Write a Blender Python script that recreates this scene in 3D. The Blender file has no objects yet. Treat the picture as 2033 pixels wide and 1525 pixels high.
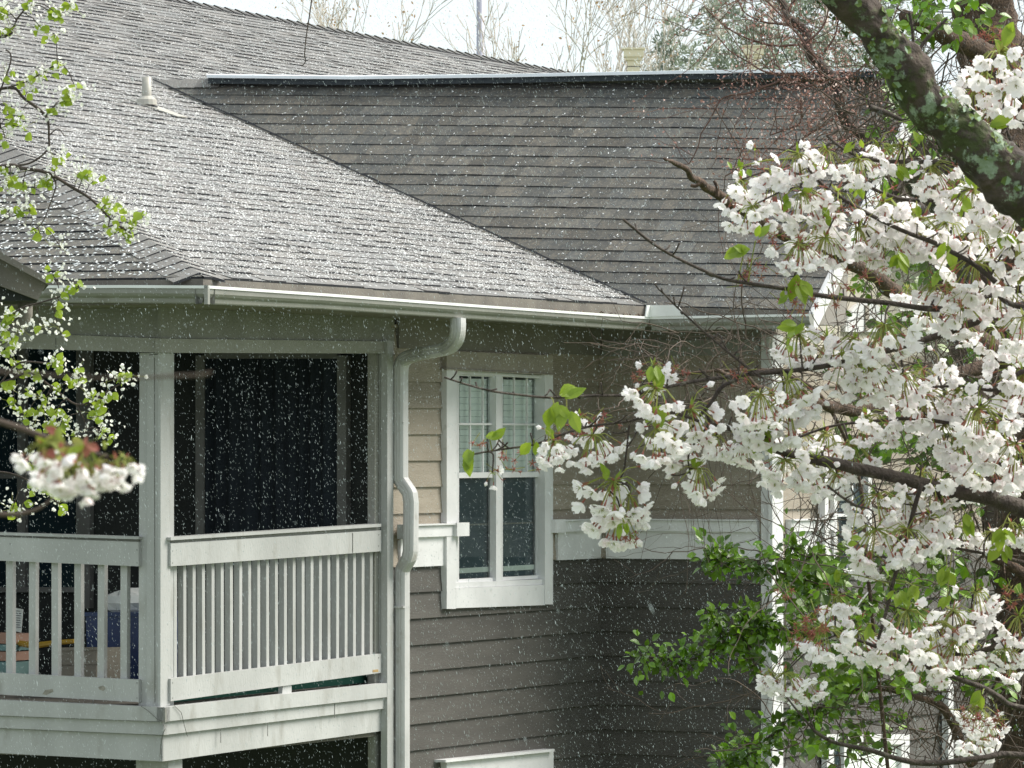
import bpy, math, random
from mathutils import Vector, Matrix, noise

random.seed(7)
S = bpy.context.scene
COL = S.collection
R = math.radians
# ------------------------------------------------------------------ camera
F = 10000.0          # focal length in photo pixels (2033 wide)
CX, HY = 1016.5, 880.0
cam_d = bpy.data.cameras.new('camera')
cam = bpy.data.objects.new('camera', cam_d); COL.objects.link(cam)
cam.location = (0, 0, 0); cam.rotation_euler = (R(90), 0, 0)
cam_d.sensor_width = 36; cam_d.lens = 36 * F / 2033
cam_d.shift_y = (HY - 762.5) / 2033
cam_d.clip_start = 0.5; cam_d.clip_end = 2000
cam_d.dof.use_dof = True; cam_d.dof.focus_distance = 17; cam_d.dof.aperture_fstop = 62
S.camera = cam
# ------------------------------------------------------------------ sky
SUN_EL, SUN_AZ = 46, 74          # azimuth from +Y towards +X
w = bpy.data.worlds.new('World'); S.world = w; w.use_nodes = True
nt = w.node_tree; nt.nodes.clear()
sky = nt.nodes.new('ShaderNodeTexSky'); sky.sky_type = 'NISHITA'; sky.sun_disc = False
sky.sun_elevation = R(SUN_EL); sky.sun_rotation = R(SUN_AZ)
mixn = nt.nodes.new('ShaderNodeMix'); mixn.data_type = 'RGBA'; mixn.inputs[0].default_value = 0.86
mixn.inputs[7].default_value = (8.15, 8.9, 9.25, 1)
bg = nt.nodes.new('ShaderNodeBackground'); bg.inputs[1].default_value = 0.078
wo = nt.nodes.new('ShaderNodeOutputWorld')
nt.links.new(sky.outputs[0], mixn.inputs[6]); nt.links.new(mixn.outputs[2], bg.inputs[0]); nt.links.new(bg.outputs[0], wo.inputs[0])
sd = bpy.data.lights.new('sun', 'SUN'); sd.energy = 4.1; sd.angle = R(38); sd.color = (1, .95, .87)
so = bpy.data.objects.new('sun', sd); COL.objects.link(so)
sv = Vector((math.sin(R(SUN_AZ)) * math.cos(R(SUN_EL)), math.cos(R(SUN_AZ)) * math.cos(R(SUN_EL)), math.sin(R(SUN_EL))))
so.rotation_euler = sv.to_track_quat('Z', 'Y').to_euler()
S.view_settings.view_transform = 'Standard'; S.view_settings.look = 'None'
S.view_settings.exposure = 0.75; S.view_settings.gamma = 1
S.cycles.max_bounces = 6; S.cycles.transparent_max_bounces = 12; S.cycles.volume_bounces = 0

# ------------------------------------------------------------------ materials
def mat(name, c1, c2=None, scale=8, rough=.7, c3=None, s3=40, bump=0, bscale=60, spec=.5, stretch=(1, 1, 1),
        attr=None, trans=0, metal=0, detail=6, lo=.35, hi=.65, t3=(.55, .75)):
    m = bpy.data.materials.new(name); m.use_nodes = True
    n = m.node_tree.nodes; l = m.node_tree.links; p = n['Principled BSDF']
    p.inputs['Roughness'].default_value = rough; p.inputs['Metallic'].default_value = metal
    p.inputs['Specular IOR Level'].default_value = spec
    tc = n.new('ShaderNodeTexCoord'); mp = n.new('ShaderNodeMapping'); mp.inputs['Scale'].default_value = stretch
    l.new(tc.outputs['Object'], mp.inputs[0])
    c2 = c2 or c1
    def nz(sc, a, b):
        t = n.new('ShaderNodeTexNoise'); t.inputs['Scale'].default_value = sc; t.inputs['Detail'].default_value = detail
        l.new(mp.outputs[0], t.inputs[0])
        r = n.new('ShaderNodeMapRange'); r.inputs[1].default_value = a; r.inputs[2].default_value = b
        l.new(t.outputs[0], r.inputs[0]); return r.outputs[0]
    def mix(f, a, b, mode='MIX'):
        x = n.new('ShaderNodeMix'); x.data_type = 'RGBA'; x.blend_type = mode
        for i, v in ((0, f), (6, a), (7, b)):
            if isinstance(v, (int, float)): x.inputs[i].default_value = v
            elif isinstance(v, tuple): x.inputs[i].default_value = (*v, 1)
            else: l.new(v, x.inputs[i])
        return x.outputs[2]
    col = mix(nz(scale, lo, hi), c1, c2)
    if c3: col = mix(nz(s3, *t3), col, c3)
    if attr:
        a = n.new('ShaderNodeAttribute'); a.attribute_name = attr
        col = mix(1.0, col, a.outputs[0], 'MULTIPLY')
    l.new(col, p.inputs['Base Color'])
    if bump:
        t = n.new('ShaderNodeTexNoise'); t.inputs['Scale'].default_value = bscale; t.inputs['Detail'].default_value = 5
        l.new(mp.outputs[0], t.inputs[0])
        b = n.new('ShaderNodeBump'); b.inputs['Strength'].default_value = bump; b.inputs['Distance'].default_value = .01
        l.new(t.outputs[0], b.inputs['Height']); l.new(b.outputs[0], p.inputs['Normal'])
    if trans:
        tr = n.new('ShaderNodeBsdfTranslucent'); l.new(col, tr.inputs[0])
        ms = n.new('ShaderNodeMixShader'); ms.inputs[0].default_value = trans
        l.new(p.outputs[0], ms.inputs[1]); l.new(tr.outputs[0], ms.inputs[2]); l.new(ms.outputs[0], n['Material Output'].inputs[0])
    return m

M = {}
M['white'] = mat('weathered_white_paint', (.425, .43, .42), (.345, .35, .34), 3, .6, (.26, .255, .23), 9, .25, 80, stretch=(1, 1, .35), t3=(.56, .82))
M['trim'] = mat('bright_white_paint', (.66, .66, .66), (.57, .57, .57), 4, .5, (.40, .39, .36), 14, .15, 90, t3=(.64, .82))
M['header'] = mat('shaded_beam_paint', (.32, .315, .285), (.27, .265, .24), 3, .6, (.22, .21, .18), 8, .3, 60, t3=(.6, .8))  # eave shade put into a darker beam colour
M['taupe'] = mat('taupe_paint', (.33, .295, .24), (.27, .24, .2), 3, .65, (.2, .18, .15), 10, .3, 80, t3=(.6, .8))
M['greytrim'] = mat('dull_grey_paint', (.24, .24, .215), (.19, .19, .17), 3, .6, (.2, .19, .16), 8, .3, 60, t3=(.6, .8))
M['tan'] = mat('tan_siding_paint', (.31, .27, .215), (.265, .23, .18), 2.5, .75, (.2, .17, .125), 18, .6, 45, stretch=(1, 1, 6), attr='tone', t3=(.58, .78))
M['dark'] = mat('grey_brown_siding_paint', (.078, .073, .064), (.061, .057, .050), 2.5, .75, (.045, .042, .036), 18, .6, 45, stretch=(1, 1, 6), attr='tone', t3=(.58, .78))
M['cream'] = mat('cream_gable_board', (.50, .46, .38), (.44, .40, .33), 3, .75, bump=.2)
M['shingle'] = mat('asphalt_shingle', (.165, .16, .152), (.125, .122, .118), 30, .6, (.215, .205, .185), 90, .7, 160, attr='tone', spec=.6, t3=(.5, .7))  # colour lightened for the sun glare on the main slope
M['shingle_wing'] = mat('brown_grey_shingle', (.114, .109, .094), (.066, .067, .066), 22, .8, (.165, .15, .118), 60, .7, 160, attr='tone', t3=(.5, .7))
M['shingle_edge'] = mat('shingle_cut_edge', (.018, .020, .026), (.03, .03, .034), 20, .9)
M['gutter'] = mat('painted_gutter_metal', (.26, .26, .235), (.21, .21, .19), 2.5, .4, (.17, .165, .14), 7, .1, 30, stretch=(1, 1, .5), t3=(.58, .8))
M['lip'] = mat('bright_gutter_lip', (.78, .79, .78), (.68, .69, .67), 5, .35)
M['down'] = mat('downspout_metal', (.52, .52, .515), (.43, .43, .42), 3, .38, (.33, .31, .28), 12, .1, 30, t3=(.6, .8))
M['soffit'] = mat('soffit_paint', (.19, .178, .155), (.15, .138, .12), 3, .8)
M['marks_and_debris'] = mat('gutter_debris', (.09, .06, .04), (.22, .16, .1), 60, .95, bump=.8)
M['marks_and_debris2'] = mat('bare_wood_patch', (.30, .28, .24), (.2, .19, .16), 40, .9)
M['yellow2'] = mat('rusty_patch', (.36, .25, .10), (.3, .2, .1), 40, .9)
M['dkwood'] = mat('old_brown_drip_board', (.17, .155, .13), (.12, .11, .095), 6, .8, bump=.3)
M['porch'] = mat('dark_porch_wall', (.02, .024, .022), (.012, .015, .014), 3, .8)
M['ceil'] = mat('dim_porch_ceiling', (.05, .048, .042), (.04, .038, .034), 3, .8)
M['inner'] = mat('porch_frame_paint', (.16, .16, .15), (.12, .12, .11), 4, .7)
M['ventblack'] = mat('ridge_vent_plastic', (.014, .022, .03), (.03, .04, .045), 30, .7, bump=.5)
M['ventmetal'] = mat('ridge_cap_metal', (.82, .86, .9), (.74, .78, .82), 4, .3, metal=.0)
M['pipe'] = mat('vent_pipe_plastic', (.42, .40, .35), (.34, .33, .29), 8, .5)
M['blind'] = mat('window_blind_slat', (.80, .86, .80), (.74, .80, .74), 5, .6)
M['room'] = mat('reflection_blue_room', (.20, .29, .36), (.16, .24, .30), 3, .9)  # wall blued to stand in for reflection in the panes
M['bark'] = mat('cherry_bark', (.038, .027, .022), (.068, .052, .040), 30, .85, (.11, .10, .075), 60, .8, 120, t3=(.6, .7))
M['vinebark'] = mat('shaggy_brown_bark', (.085, .052, .034), (.045, .030, .022), 40, .9, (.14, .09, .06), 90, .9, 100, t3=(.5, .7))
M['twig'] = mat('bare_twig', (.10, .072, .052), (.06, .045, .035), 20, .9)
M['redtwig'] = mat('reddish_twig', (.13, .065, .05), (.09, .05, .04), 20, .8)
M['fartwig'] = mat('haze_paled_bark', (.56, .50, .43), (.46, .41, .35), 3, .9)  # distance haze put into a paler bark colour
M['petal'] = mat('cherry_petal', (.97, .93, .935), (.97, .955, .95), 40, .55, (.96, .80, .84), 22, trans=.45, t3=(.64, .8))
M['petal2'] = mat('pear_petal', (.86, .86, .78), (.92, .92, .88), 40, .6, trans=.35)
M['calyx'] = mat('red_calyx', (.36, .10, .09), (.28, .13, .07), 60, .7, trans=.25)
M['stalk'] = mat('green_flower_stalk', (.26, .34, .07), (.34, .32, .08), 60, .7, trans=.3)
M['leaf'] = mat('young_cherry_leaf', (.20, .30, .02), (.30, .40, .04), 30, .45, trans=.45)
M['pearleaf'] = mat('young_pear_leaf', (.36, .46, .04), (.27, .38, .035), 20, .5, trans=.5)
M['ivy'] = mat('glossy_evergreen_leaf', (.065, .145, .008), (.14, .25, .014), 12, .3, trans=.3, attr='tone')
M['bud'] = mat('pink_brown_bud', (.42, .23, .19), (.30, .15, .12), 60, .7, trans=.2)
M['budlight'] = mat('pale_bud', (.72, .58, .52), (.6, .42, .38), 60, .7, trans=.3)
M['pine'] = mat('pine_needles', (.22, .27, .20), (.28, .32, .24), 2, .8, attr='tone', trans=.25)  # needle colour lightened in place of haze
M['flake'] = mat('falling_snow_pellet', (.54, .61, .61), rough=.6, trans=.3)
M['snow'] = mat('snow_pellet', (.93, .95, .95), rough=.6, trans=.25)
M['grass'] = mat('lawn', (.07, .11, .03), (.1, .13, .045), 1.5, .95, (.13, .12, .07), 5, .6, 30)
M['pole'] = mat('steel_pole', (.35, .35, .42), rough=.5)
M['blue'] = mat('blue_plastic', (.010, .035, .12), (.008, .025, .09), 5, .4)
M['yellow'] = mat('yellow_plastic', (.36, .22, .02), rough=.5)
M['beige'] = mat('beige_plastic', (.24, .22, .175), (.2, .18, .14), 6, .6)
M['peach'] = mat('peach_cloth', (.36, .22, .16), rough=.9)
M['teal'] = mat('teal_cloth', (.15, .26, .25), rough=.9)
M['curtain'] = mat('dark_blue_curtain', (.011, .018, .025), (.007, .012, .018), 4, .9)
M['paper'] = mat('paper_white', (.6, .62, .6), rough=.8)
M['ink'] = mat('grey_print', (.12, .12, .14), rough=.8)
M['green'] = mat('dark_green_felt', (.015, .10, .07), rough=.9)
M['wire'] = mat('thin_cable', (.12, .12, .11), rough=.6)

M['lich1'] = mat('green_moss', (.07, .11, .025), (.11, .16, .04), 60, .95)
M['lich2'] = mat('grey_green_lichen', (.28, .36, .27), (.22, .3, .2), 60, .95)
M['lich3'] = mat('olive_moss', (.13, .16, .04), (.1, .13, .03), 60, .95)
def lichen_mat():
    m = mat('lichen_bark', (.035, .026, .022), (.075, .055, .042), 25, .9, bump=1, bscale=70)
    n = m.node_tree.nodes; l = m.node_tree.links; p = n['Principled BSDF']
    base = p.inputs['Base Color'].links[0].from_socket
    tc = n.new('ShaderNodeTexCoord')
    def layer(prev, sc, lo, hi, col, off):
        mp = n.new('ShaderNodeMapping'); mp.inputs['Location'].default_value = (off, off * 2, 0); l.new(tc.outputs['Object'], mp.inputs[0])
        t = n.new('ShaderNodeTexNoise'); t.inputs['Scale'].default_value = sc; t.inputs['Detail'].default_value = 9; t.inputs['Roughness'].default_value = .7
        l.new(mp.outputs[0], t.inputs[0])
        r = n.new('ShaderNodeMapRange'); r.inputs[1].default_value = lo; r.inputs[2].default_value = hi; l.new(t.outputs[0], r.inputs[0])
        x = n.new('ShaderNodeMix'); x.data_type = 'RGBA'; l.new(r.outputs[0], x.inputs[0]); l.new(prev, x.inputs[6]); x.inputs[7].default_value = (*col, 1)
        return x.outputs[2]
    c = layer(base, 14, .50, .57, (.048, .060, .018), 0)
    c = layer(c, 20, .56, .61, (.22, .28, .19), 3)
    c = layer(c, 30, .62, .67, (.40, .47, .40), 7)
    l.new(c, p.inputs['Base Color'])
    return m
M['lichen'] = lichen_mat()

def glass_mat(name, tint, ior=1.5, amt=.0):
    m = bpy.data.materials.new(name); m.use_nodes = True
    n = m.node_tree.nodes; l = m.node_tree.links; n.clear()
    o = n.new('ShaderNodeOutputMaterial'); t = n.new('ShaderNodeBsdfTransparent'); t.inputs[0].default_value = (*tint, 1)
    g = n.new('ShaderNodeBsdfGlossy'); g.inputs['Roughness'].default_value = .03
    f = n.new('ShaderNodeFresnel'); f.inputs[0].default_value = ior
    x = n.new('ShaderNodeMixShader'); l.new(f.outputs[0], x.inputs[0]); l.new(t.outputs[0], x.inputs[1]); l.new(g.outputs[0], x.inputs[2]); l.new(x.outputs[0], o.inputs[0])
    return m
M['glass'] = glass_mat('window_glass', (.93, .96, .95))
M['screen'] = mat('insect_screen_mesh', (.070, .105, .125), (.055, .085, .10), 3, .6)  # opaque screen sheet, its blue stands in for the pane's reflection
M['dglass'] = mat('dark_door_glass', (.004, .009, .014), rough=.3, spec=.08)
M['dglass2'] = mat('dim_blue_glass', (.015, .03, .035), (.01, .02, .028), 2, .15, spec=.35)

# ------------------------------------------------------------------ mesh helpers
class MB:
    def __init__(s): s.v = []; s.f = []; s.m = []; s.t = []; s.mats = []
    def mi(s, m):
        if m not in s.mats: s.mats.append(m)
        return s.mats.index(m)
    def face(s, pts, m, tone=1.0):
        b = len(s.v); s.v.extend(pts); s.f.append(tuple(range(b, b + len(pts)))); s.m.append(s.mi(m)); s.t.append(tone)
    def poly(s, verts, faces, m, tone=1.0):
        b = len(s.v); s.v.extend(verts); k = s.mi(m)
        for f in faces: s.f.append(tuple(b + i for i in f)); s.m.append(k); s.t.append(tone)
    def prism(s, pts, d, m, tone=1.0):
        pts = [Vector(p) for p in pts]; n = len(pts); d = Vector(d)
        top = [p + d for p in pts]
        fs = [tuple(reversed(range(n))), tuple(range(n, 2 * n))] + [(i, (i + 1) % n, n + (i + 1) % n, n + i) for i in range(n)]
        s.poly(pts + top, fs, m, tone)
    def box(s, c, ax, ay, az, m, tone=1.0):   # centre + half-axis vectors
        c, ax, ay, az = map(Vector, (c, ax, ay, az))
        v = [c + a * ax + b * ay + g * az for a in (-1, 1) for b in (-1, 1) for g in (-1, 1)]
        s.poly(v, [(0, 1, 3, 2), (4, 6, 7, 5), (0, 4, 5, 1), (2, 3, 7, 6), (0, 2, 6, 4), (1, 5, 7, 3)], m, tone)
    def tube(s, pts, rad, m, n=6, tone=1.0, caps=True, wob=0):
        pts = [Vector(p) for p in pts]
        if len(pts) < 2: return
        b = len(s.v); k = s.mi(m); up = Vector((0.13, 0.31, .94))
        for i, p in enumerate(pts):
            a = pts[max(i - 1, 0)]; c = pts[min(i + 1, len(pts) - 1)]
            d = (c - a).normalized() if (c - a).length > 1e-9 else Vector((0, 0, 1))
            x = d.cross(up)
            if x.length < .05: x = d.cross(Vector((1, 0, 0)))
            x.normalize(); y = d.cross(x)
            r = rad[i] if hasattr(rad, '__len__') else rad
            for j in range(n):
                an = 2 * math.pi * j / n
                q = x * math.cos(an) + y * math.sin(an)
                rr = r
                if wob: rr *= 1 + wob * noise.noise((p + q * r) * 14) + wob * .5 * noise.noise((p + q * r) * 45)
                s.v.append(p + q * rr)
        for i in range(len(pts) - 1):
            for j in range(n):
                s.f.append((b + i * n + j, b + i * n + (j + 1) % n, b + (i + 1) * n + (j + 1) % n, b + (i + 1) * n + j)); s.m.append(k); s.t.append(tone)
        if caps:
            s.f.append(tuple(b + j for j in reversed(range(n)))); s.m.append(k); s.t.append(tone)
            e = b + (len(pts) - 1) * n
            s.f.append(tuple(e + j for j in range(n))); s.m.append(k); s.t.append(tone)
    def mesh(s, name):
        me = bpy.data.meshes.new(name); me.from_pydata([tuple(v) for v in s.v], [], s.f)
        for m in s.mats: me.materials.append(M[m])
        me.polygons.foreach_set('material_index', s.m)
        a = me.attributes.new('tone', 'FLOAT_COLOR', 'FACE')
        buf = []
        for t in s.t:
            if hasattr(t, '__len__'): buf.extend((*t, 1))
            else: buf.extend((t, t, t, 1))
        a.data.foreach_set('color', buf)
        me.update(); return me
    def build(s, name, parent=None, smooth=False, origin=None, **kw):
        me = s.mesh(name)
        o = bpy.data.objects.new(name, me); COL.objects.link(o)
        if smooth: me.polygons.foreach_set('use_smooth', [True] * len(me.polygons))
        if parent: o.parent = parent; o.matrix_parent_inverse = parent.matrix_world.inverted() if False else Matrix.Translation(-Vector(parent.get('_w', (0, 0, 0))))
        for k_, v_ in kw.items(): o[k_] = v_
        return o

def empty(name, loc, parent=None, **kw):
    o = bpy.data.objects.new(name, None); COL.objects.link(o); loc = Vector(loc)
    if parent:
        pw = Vector(parent.get('_w', (0, 0, 0))); o.parent = parent; o.location = loc - pw
    else: o.location = loc
    o['_w'] = tuple(loc); o.empty_display_size = .2
    for k, v in kw.items(): o[k] = v
    return o

# ------------------------------------------------------------------ photo geometry
def ray(px, py): return Vector(((px - CX) / F, 1.0, (HY - py) / F))
def at(px, py, Y): return ray(px, py) * Y
uW = Vector((.449, .8935, 0)).normalized(); nW = Vector((uW.y, -uW.x, 0)); nF = -uW; vF = nW
UP = Vector((0, 0, 1))
class Plane:
    def __init__(s, P, n): s.P = Vector(P); s.n = Vector(n).normalized()
    def hit(s, px, py, off=0):
        d = ray(px, py); P = s.P + s.n * off
        return d * (P.dot(s.n) / d.dot(s.n))
    def quad(s, pts, off=0): return [s.hit(x, y, off) for x, y in pts]
def vline(P, n, px):   # plan point on vertical plane at pixel column
    d = Vector(((px - CX) / F, 1, 0)); return d * (P.dot(n) / d.dot(n))
C = Vector(((1187 - CX) / F * 34, 34, 0))
WW = Plane(C, nW); WF = Plane(C, nF)
A = vline(C, nW, 321); B = vline(C, nW, 772); D = vline(C, nF, 1536)
WL = Plane(A, nF); WG = Plane(D, nW); WI = Plane(B, nF)   # WI: house wall behind the balcony
GROUND = -6.2

def slab(mb, pl, pts, off, th, m, tone=1.0):
    mb.prism([pl.hit(x, y, off + th) for x, y in pts], pl.n * -th, m, tone)

# ground
g = MB(); n_ = 60
xs = [-300, -100, -40, -20, -10, 0, 10, 20, 40, 100, 300]; ys = [-30, -20, 0, 10, 20, 30, 40, 60, 100, 200, 600]
for i in range(len(xs) - 1):
    for j in range(len(ys) - 1):
        g.face([(xs[i], ys[j], GROUND), (xs[i + 1], ys[j], GROUND), (xs[i + 1], ys[j + 1], GROUND), (xs[i], ys[j + 1], GROUND)], 'grass')
g.build('ground', kind='structure')

# ================================================================== HOUSE
house = empty('house', (C.x, C.y, GROUND), label='grey and tan lap sided house with shingle roofs, white trim and corner balcony', category='house')

def zpx(y, Y): return (HY - y) / F * Y
Z0 = zpx(757.6, vline(C, nW, 812).y); EXP = 52.35 / F * vline(C, nW, 812).y   # siding course levels
ZB1 = (zpx(1124, vline(C, nW, 850).y))          # bottom of band board
ZBT = zpx(1039, vline(C, nW, 870).y)            # top of band

def siding(name, P, d, n, s0, s1, ztop, zbot, holes=(), parent=house, m_hi='tan', m_lo='dark'):
    """lap siding from plan point P along d; holes = (sa, sb, za, zb)"""
    mb = MB(); rnd = random.Random(41 + int(s1 * 10))
    k0 = math.floor((Z0 - ztop) / EXP) ; z = Z0 - k0 * EXP + EXP
    while z > zbot:
        zt, zb = min(z, ztop), max(z - EXP, zbot); z -= EXP
        if zt - zb < .004: continue
        cuts = sorted({zt, zb} | {q for h in holes for q in (h[2], h[3]) if zb < q < zt} | ({ZB1} if zb < ZB1 < zt else set()), reverse=True)
        full_b = z
        for i in range(len(cuts) - 1):
            a, b = cuts[i], cuts[i + 1]; mid = (a + b) / 2
            iv = [(s0, s1)]
            for h in holes:
                if h[2] < mid < h[3]:
                    iv = [x for p in iv for x in ((p[0], min(p[1], h[0])), (max(p[0], h[1]), p[1])) if x[1] - x[0] > .001]
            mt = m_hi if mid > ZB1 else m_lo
            for (p, q) in iv:
                x = p
                while x < q - .001:      # random board joints, 3.6 m boards
                    e = min(q, x + rnd.uniform(1.4, 3.6))
                    if q - e < .3: e = q
                    tone = rnd.uniform(.86, 1.1)
                    oa = .007 + .017 * (1 - (a - full_b) / EXP); ob = .007 + .017 * (1 - (b - full_b) / EXP)
                    nseg = max(2, int((e - x) / .35)); 
                    for w_ in range(nseg):
                        xa = x + (e - x) * w_ / nseg; xb = x + (e - x) * (w_ + 1) / nseg
                        wa = .0022 * noise.noise(Vector((xa * 2.3, full_b * 9, 1))); wb = .0022 * noise.noise(Vector((xb * 2.3, full_b * 9, 1)))
                        Pa = P + d * xa; Pb = P + d * xb
                        mb.face([Pa + n * oa + UP * a, Pa + n * (ob + wa) + UP * b, Pb + n * (ob + wb) + UP * b, Pb + n * oa + UP * a], mt, tone)
                        if i == len(cuts) - 2:
                            mb.face([Pa + n * (ob + wa) + UP * b, Pa + UP * b, Pb + UP * b, Pb + n * (ob + wb) + UP * b], mt, tone * .8)
                    x = e
    return mb.build(name, parent)

def sW(px): return (vline(C, nW, px) - C).dot(uW)
def sF(px): return (vline(C, nF, px) - C).dot(vF)
def sG(px): return (vline(D, nW, px) - D).dot(uW)
win_hole = (sW(896), sW(1089), zpx(1180, vline(C, nW, 990).y), zpx(724, vline(C, nW, 990).y))
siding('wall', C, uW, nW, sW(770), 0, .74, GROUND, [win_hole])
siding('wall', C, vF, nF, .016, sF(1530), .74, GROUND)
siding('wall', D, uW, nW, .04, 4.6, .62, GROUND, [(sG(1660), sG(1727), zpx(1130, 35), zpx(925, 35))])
# solid wall cores
core = MB(); TH = .14
def core_box(P, d, n, s0, s1, z0, z1, m='soffit'):
    c = P + d * (s0 + s1) / 2 - n * (TH / 2 + .001) + UP * (z0 + z1) / 2
    core.box(c, d * (s1 - s0) / 2, n * TH / 2, UP * (z1 - z0) / 2, m)
h = win_hole
core_box(C, uW, nW, sW(770), h[0], GROUND, .9); core_box(C, uW, nW, h[1], 0, GROUND, .9)
core_box(C, uW, nW, h[0], h[1], GROUND, h[2]); core_box(C, uW, nW, h[0], h[1], h[3], .9)
core_box(C, vF, nF, 0, sF(1536) - TH, GROUND, .9); core_box(D, uW, nW, 0, 4.6, GROUND, .9)
core.build('wall_core', house)
# gable end board above siding
gb = MB()
WRIDGE_b = 2.05
# trim: inner corner bead, corner boards
def board(name, pl, pts, off, th, m, parent=house, **kw):
    mb = MB(); slab(mb, pl, pts, off, th, m); return mb.build(name, parent, **kw)
cb = MB()
slab(cb, WF, [(1511, 664), (1536, 664), (1536, 1800), (1511, 1800)], .012, .028, 'trim')
slab(cb, WG, [(1533.5, 664), (1555, 664), (1555, 1800), (1533.5, 1800)], .010, .028, 'trim')
cb.build('corner_board', house)
cb = MB(); slab(cb, WW, [(769, 676), (781, 677), (781, 1800), (769, 1800)], .012, .045, 'white'); cb.build('corner_board', house)
cb = MB(); cb.box(C + (nW + nF) * .020 + UP * ((ZB1 + GROUND) / 2), uW * .012, nW * .012, UP * ((ZB1 - GROUND) / 2 - .003), 'dark'); cb.build('corner_bead', house)
# frieze boards
fz = MB()
zf = zpx(706, 34)
def wbox(mb, P, d, n, s0, s1, z0, z1, o0, o1, m, tone=1.0):
    c = P + d * (s0 + s1) / 2 + n * (o0 + o1) / 2 + UP * (z0 + z1) / 2
    mb.box(c, d * abs(s1 - s0) / 2, n * (o1 - o0) / 2, UP * (z1 - z0) / 2, m, tone)
wbox(fz, C, uW, nW, sW(783), -.002, .592, .80, .010, .034, 'soffit'); fz.build('frieze_board', house)
fz = MB(); wbox(fz, C, vF, nF, .05, sF(1511) - .002, .585, .69, .010, .036, 'greytrim'); wbox(fz, C, vF, nF, .05, sF(1536), .692, .82, .010, .030, 'soffit')
fz.build('frieze_board', house)
# belt band : board + ledge, left of window, right of window, front wall, gable wall
def band(P, d, n, s0, s1, cap=True):
    mb = MB(); zt = ZBT; zl = zt - .082
    wbox(mb, P, d, n, s0, s1, ZB1, zl, .012, .034, 'trim'); wbox(mb, P, d, n, s0, s1, zl, zt - .012, .012, .058, 'trim')
    if cap: wbox(mb, P, d, n, s0, s1, zt - .010, zt, .012, .075, 'trim')
    return mb.build('trim_band', house)
band(C, uW, nW, sW(786), sW(887) - .004); band(C, uW, nW, sW(1098) + .004, -.002)
band(C, vF, nF, .077, sF(1511) - .004); band(D, uW, nW, sG(1555) + .004, sG(1640)); 
mb = MB(); wbox(mb, C, uW, nW, sW(884), sW(908.5), ZBT - .084, ZBT + .002, .05, .085, 'trim'); mb.build('trim_block', house)
mb = MB(); wbox(mb, C, uW, nW, sW(1080), sW(1100), ZBT - .084, ZBT + .004, .05, .085, 'trim'); mb.build('trim_block', house)
mb = MB(); wbox(mb, C, uW, nW, sW(772), sW(793), ZBT - .088, ZBT + .002, .058, .10, 'white'); mb.build('trim_block', house)

# ---------- the twin window
win = empty('window', WW.hit(992, 1200), house)
mb = MB(); slab(mb, WW, [(887, 732), (905, 733), (905, 1209), (887, 1209)], .012, .042, 'trim'); mb.build('side_casing', win); mb = MB()
slab(mb, WW, [(1082, 742), (1098, 743), (1098, 1200), (1082, 1200)], .012, .042, 'trim')
mb.build('side_casing', win)
mb = MB(); slab(mb, WW, [(887, 697), (1098, 706), (1098, 742), (887, 731)], .012, .040, 'taupe'); slab(mb, WW, [(887, 731.5), (1098, 742.5), (1098, 745), (887, 734.5)], .02, .045, 'taupe'); mb.build('head_casing', win)
mb = MB(); slab(mb, WW, [(905.3, 1168), (1081.7, 1161), (1081.7, 1201.5), (905.3, 1207.5)], .012, .036, 'trim'); mb.build('apron', win)
fr = MB()
def W(pts, off, th, m='trim', mbb=None): slab(mbb or fr, WW, pts, off, th, m)
W([(905, 736), (1082, 746), (1082, 752), (905, 742)], -.03, .055)
W([(905, 1157), (1082, 1150), (1082, 1160.5), (905, 1167.5)], -.03, .065)
W([(905, 742), (909, 742), (909, 1157), (905, 1157)], -.03, .05); W([(1073, 751), (1082, 752), (1082, 1151), (1073, 1151)], -.03, .05)
W([(985, 746), (996, 747), (996, 1154), (985, 1154.5)], -.03, .058)
fr.build('frame', win)
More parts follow.
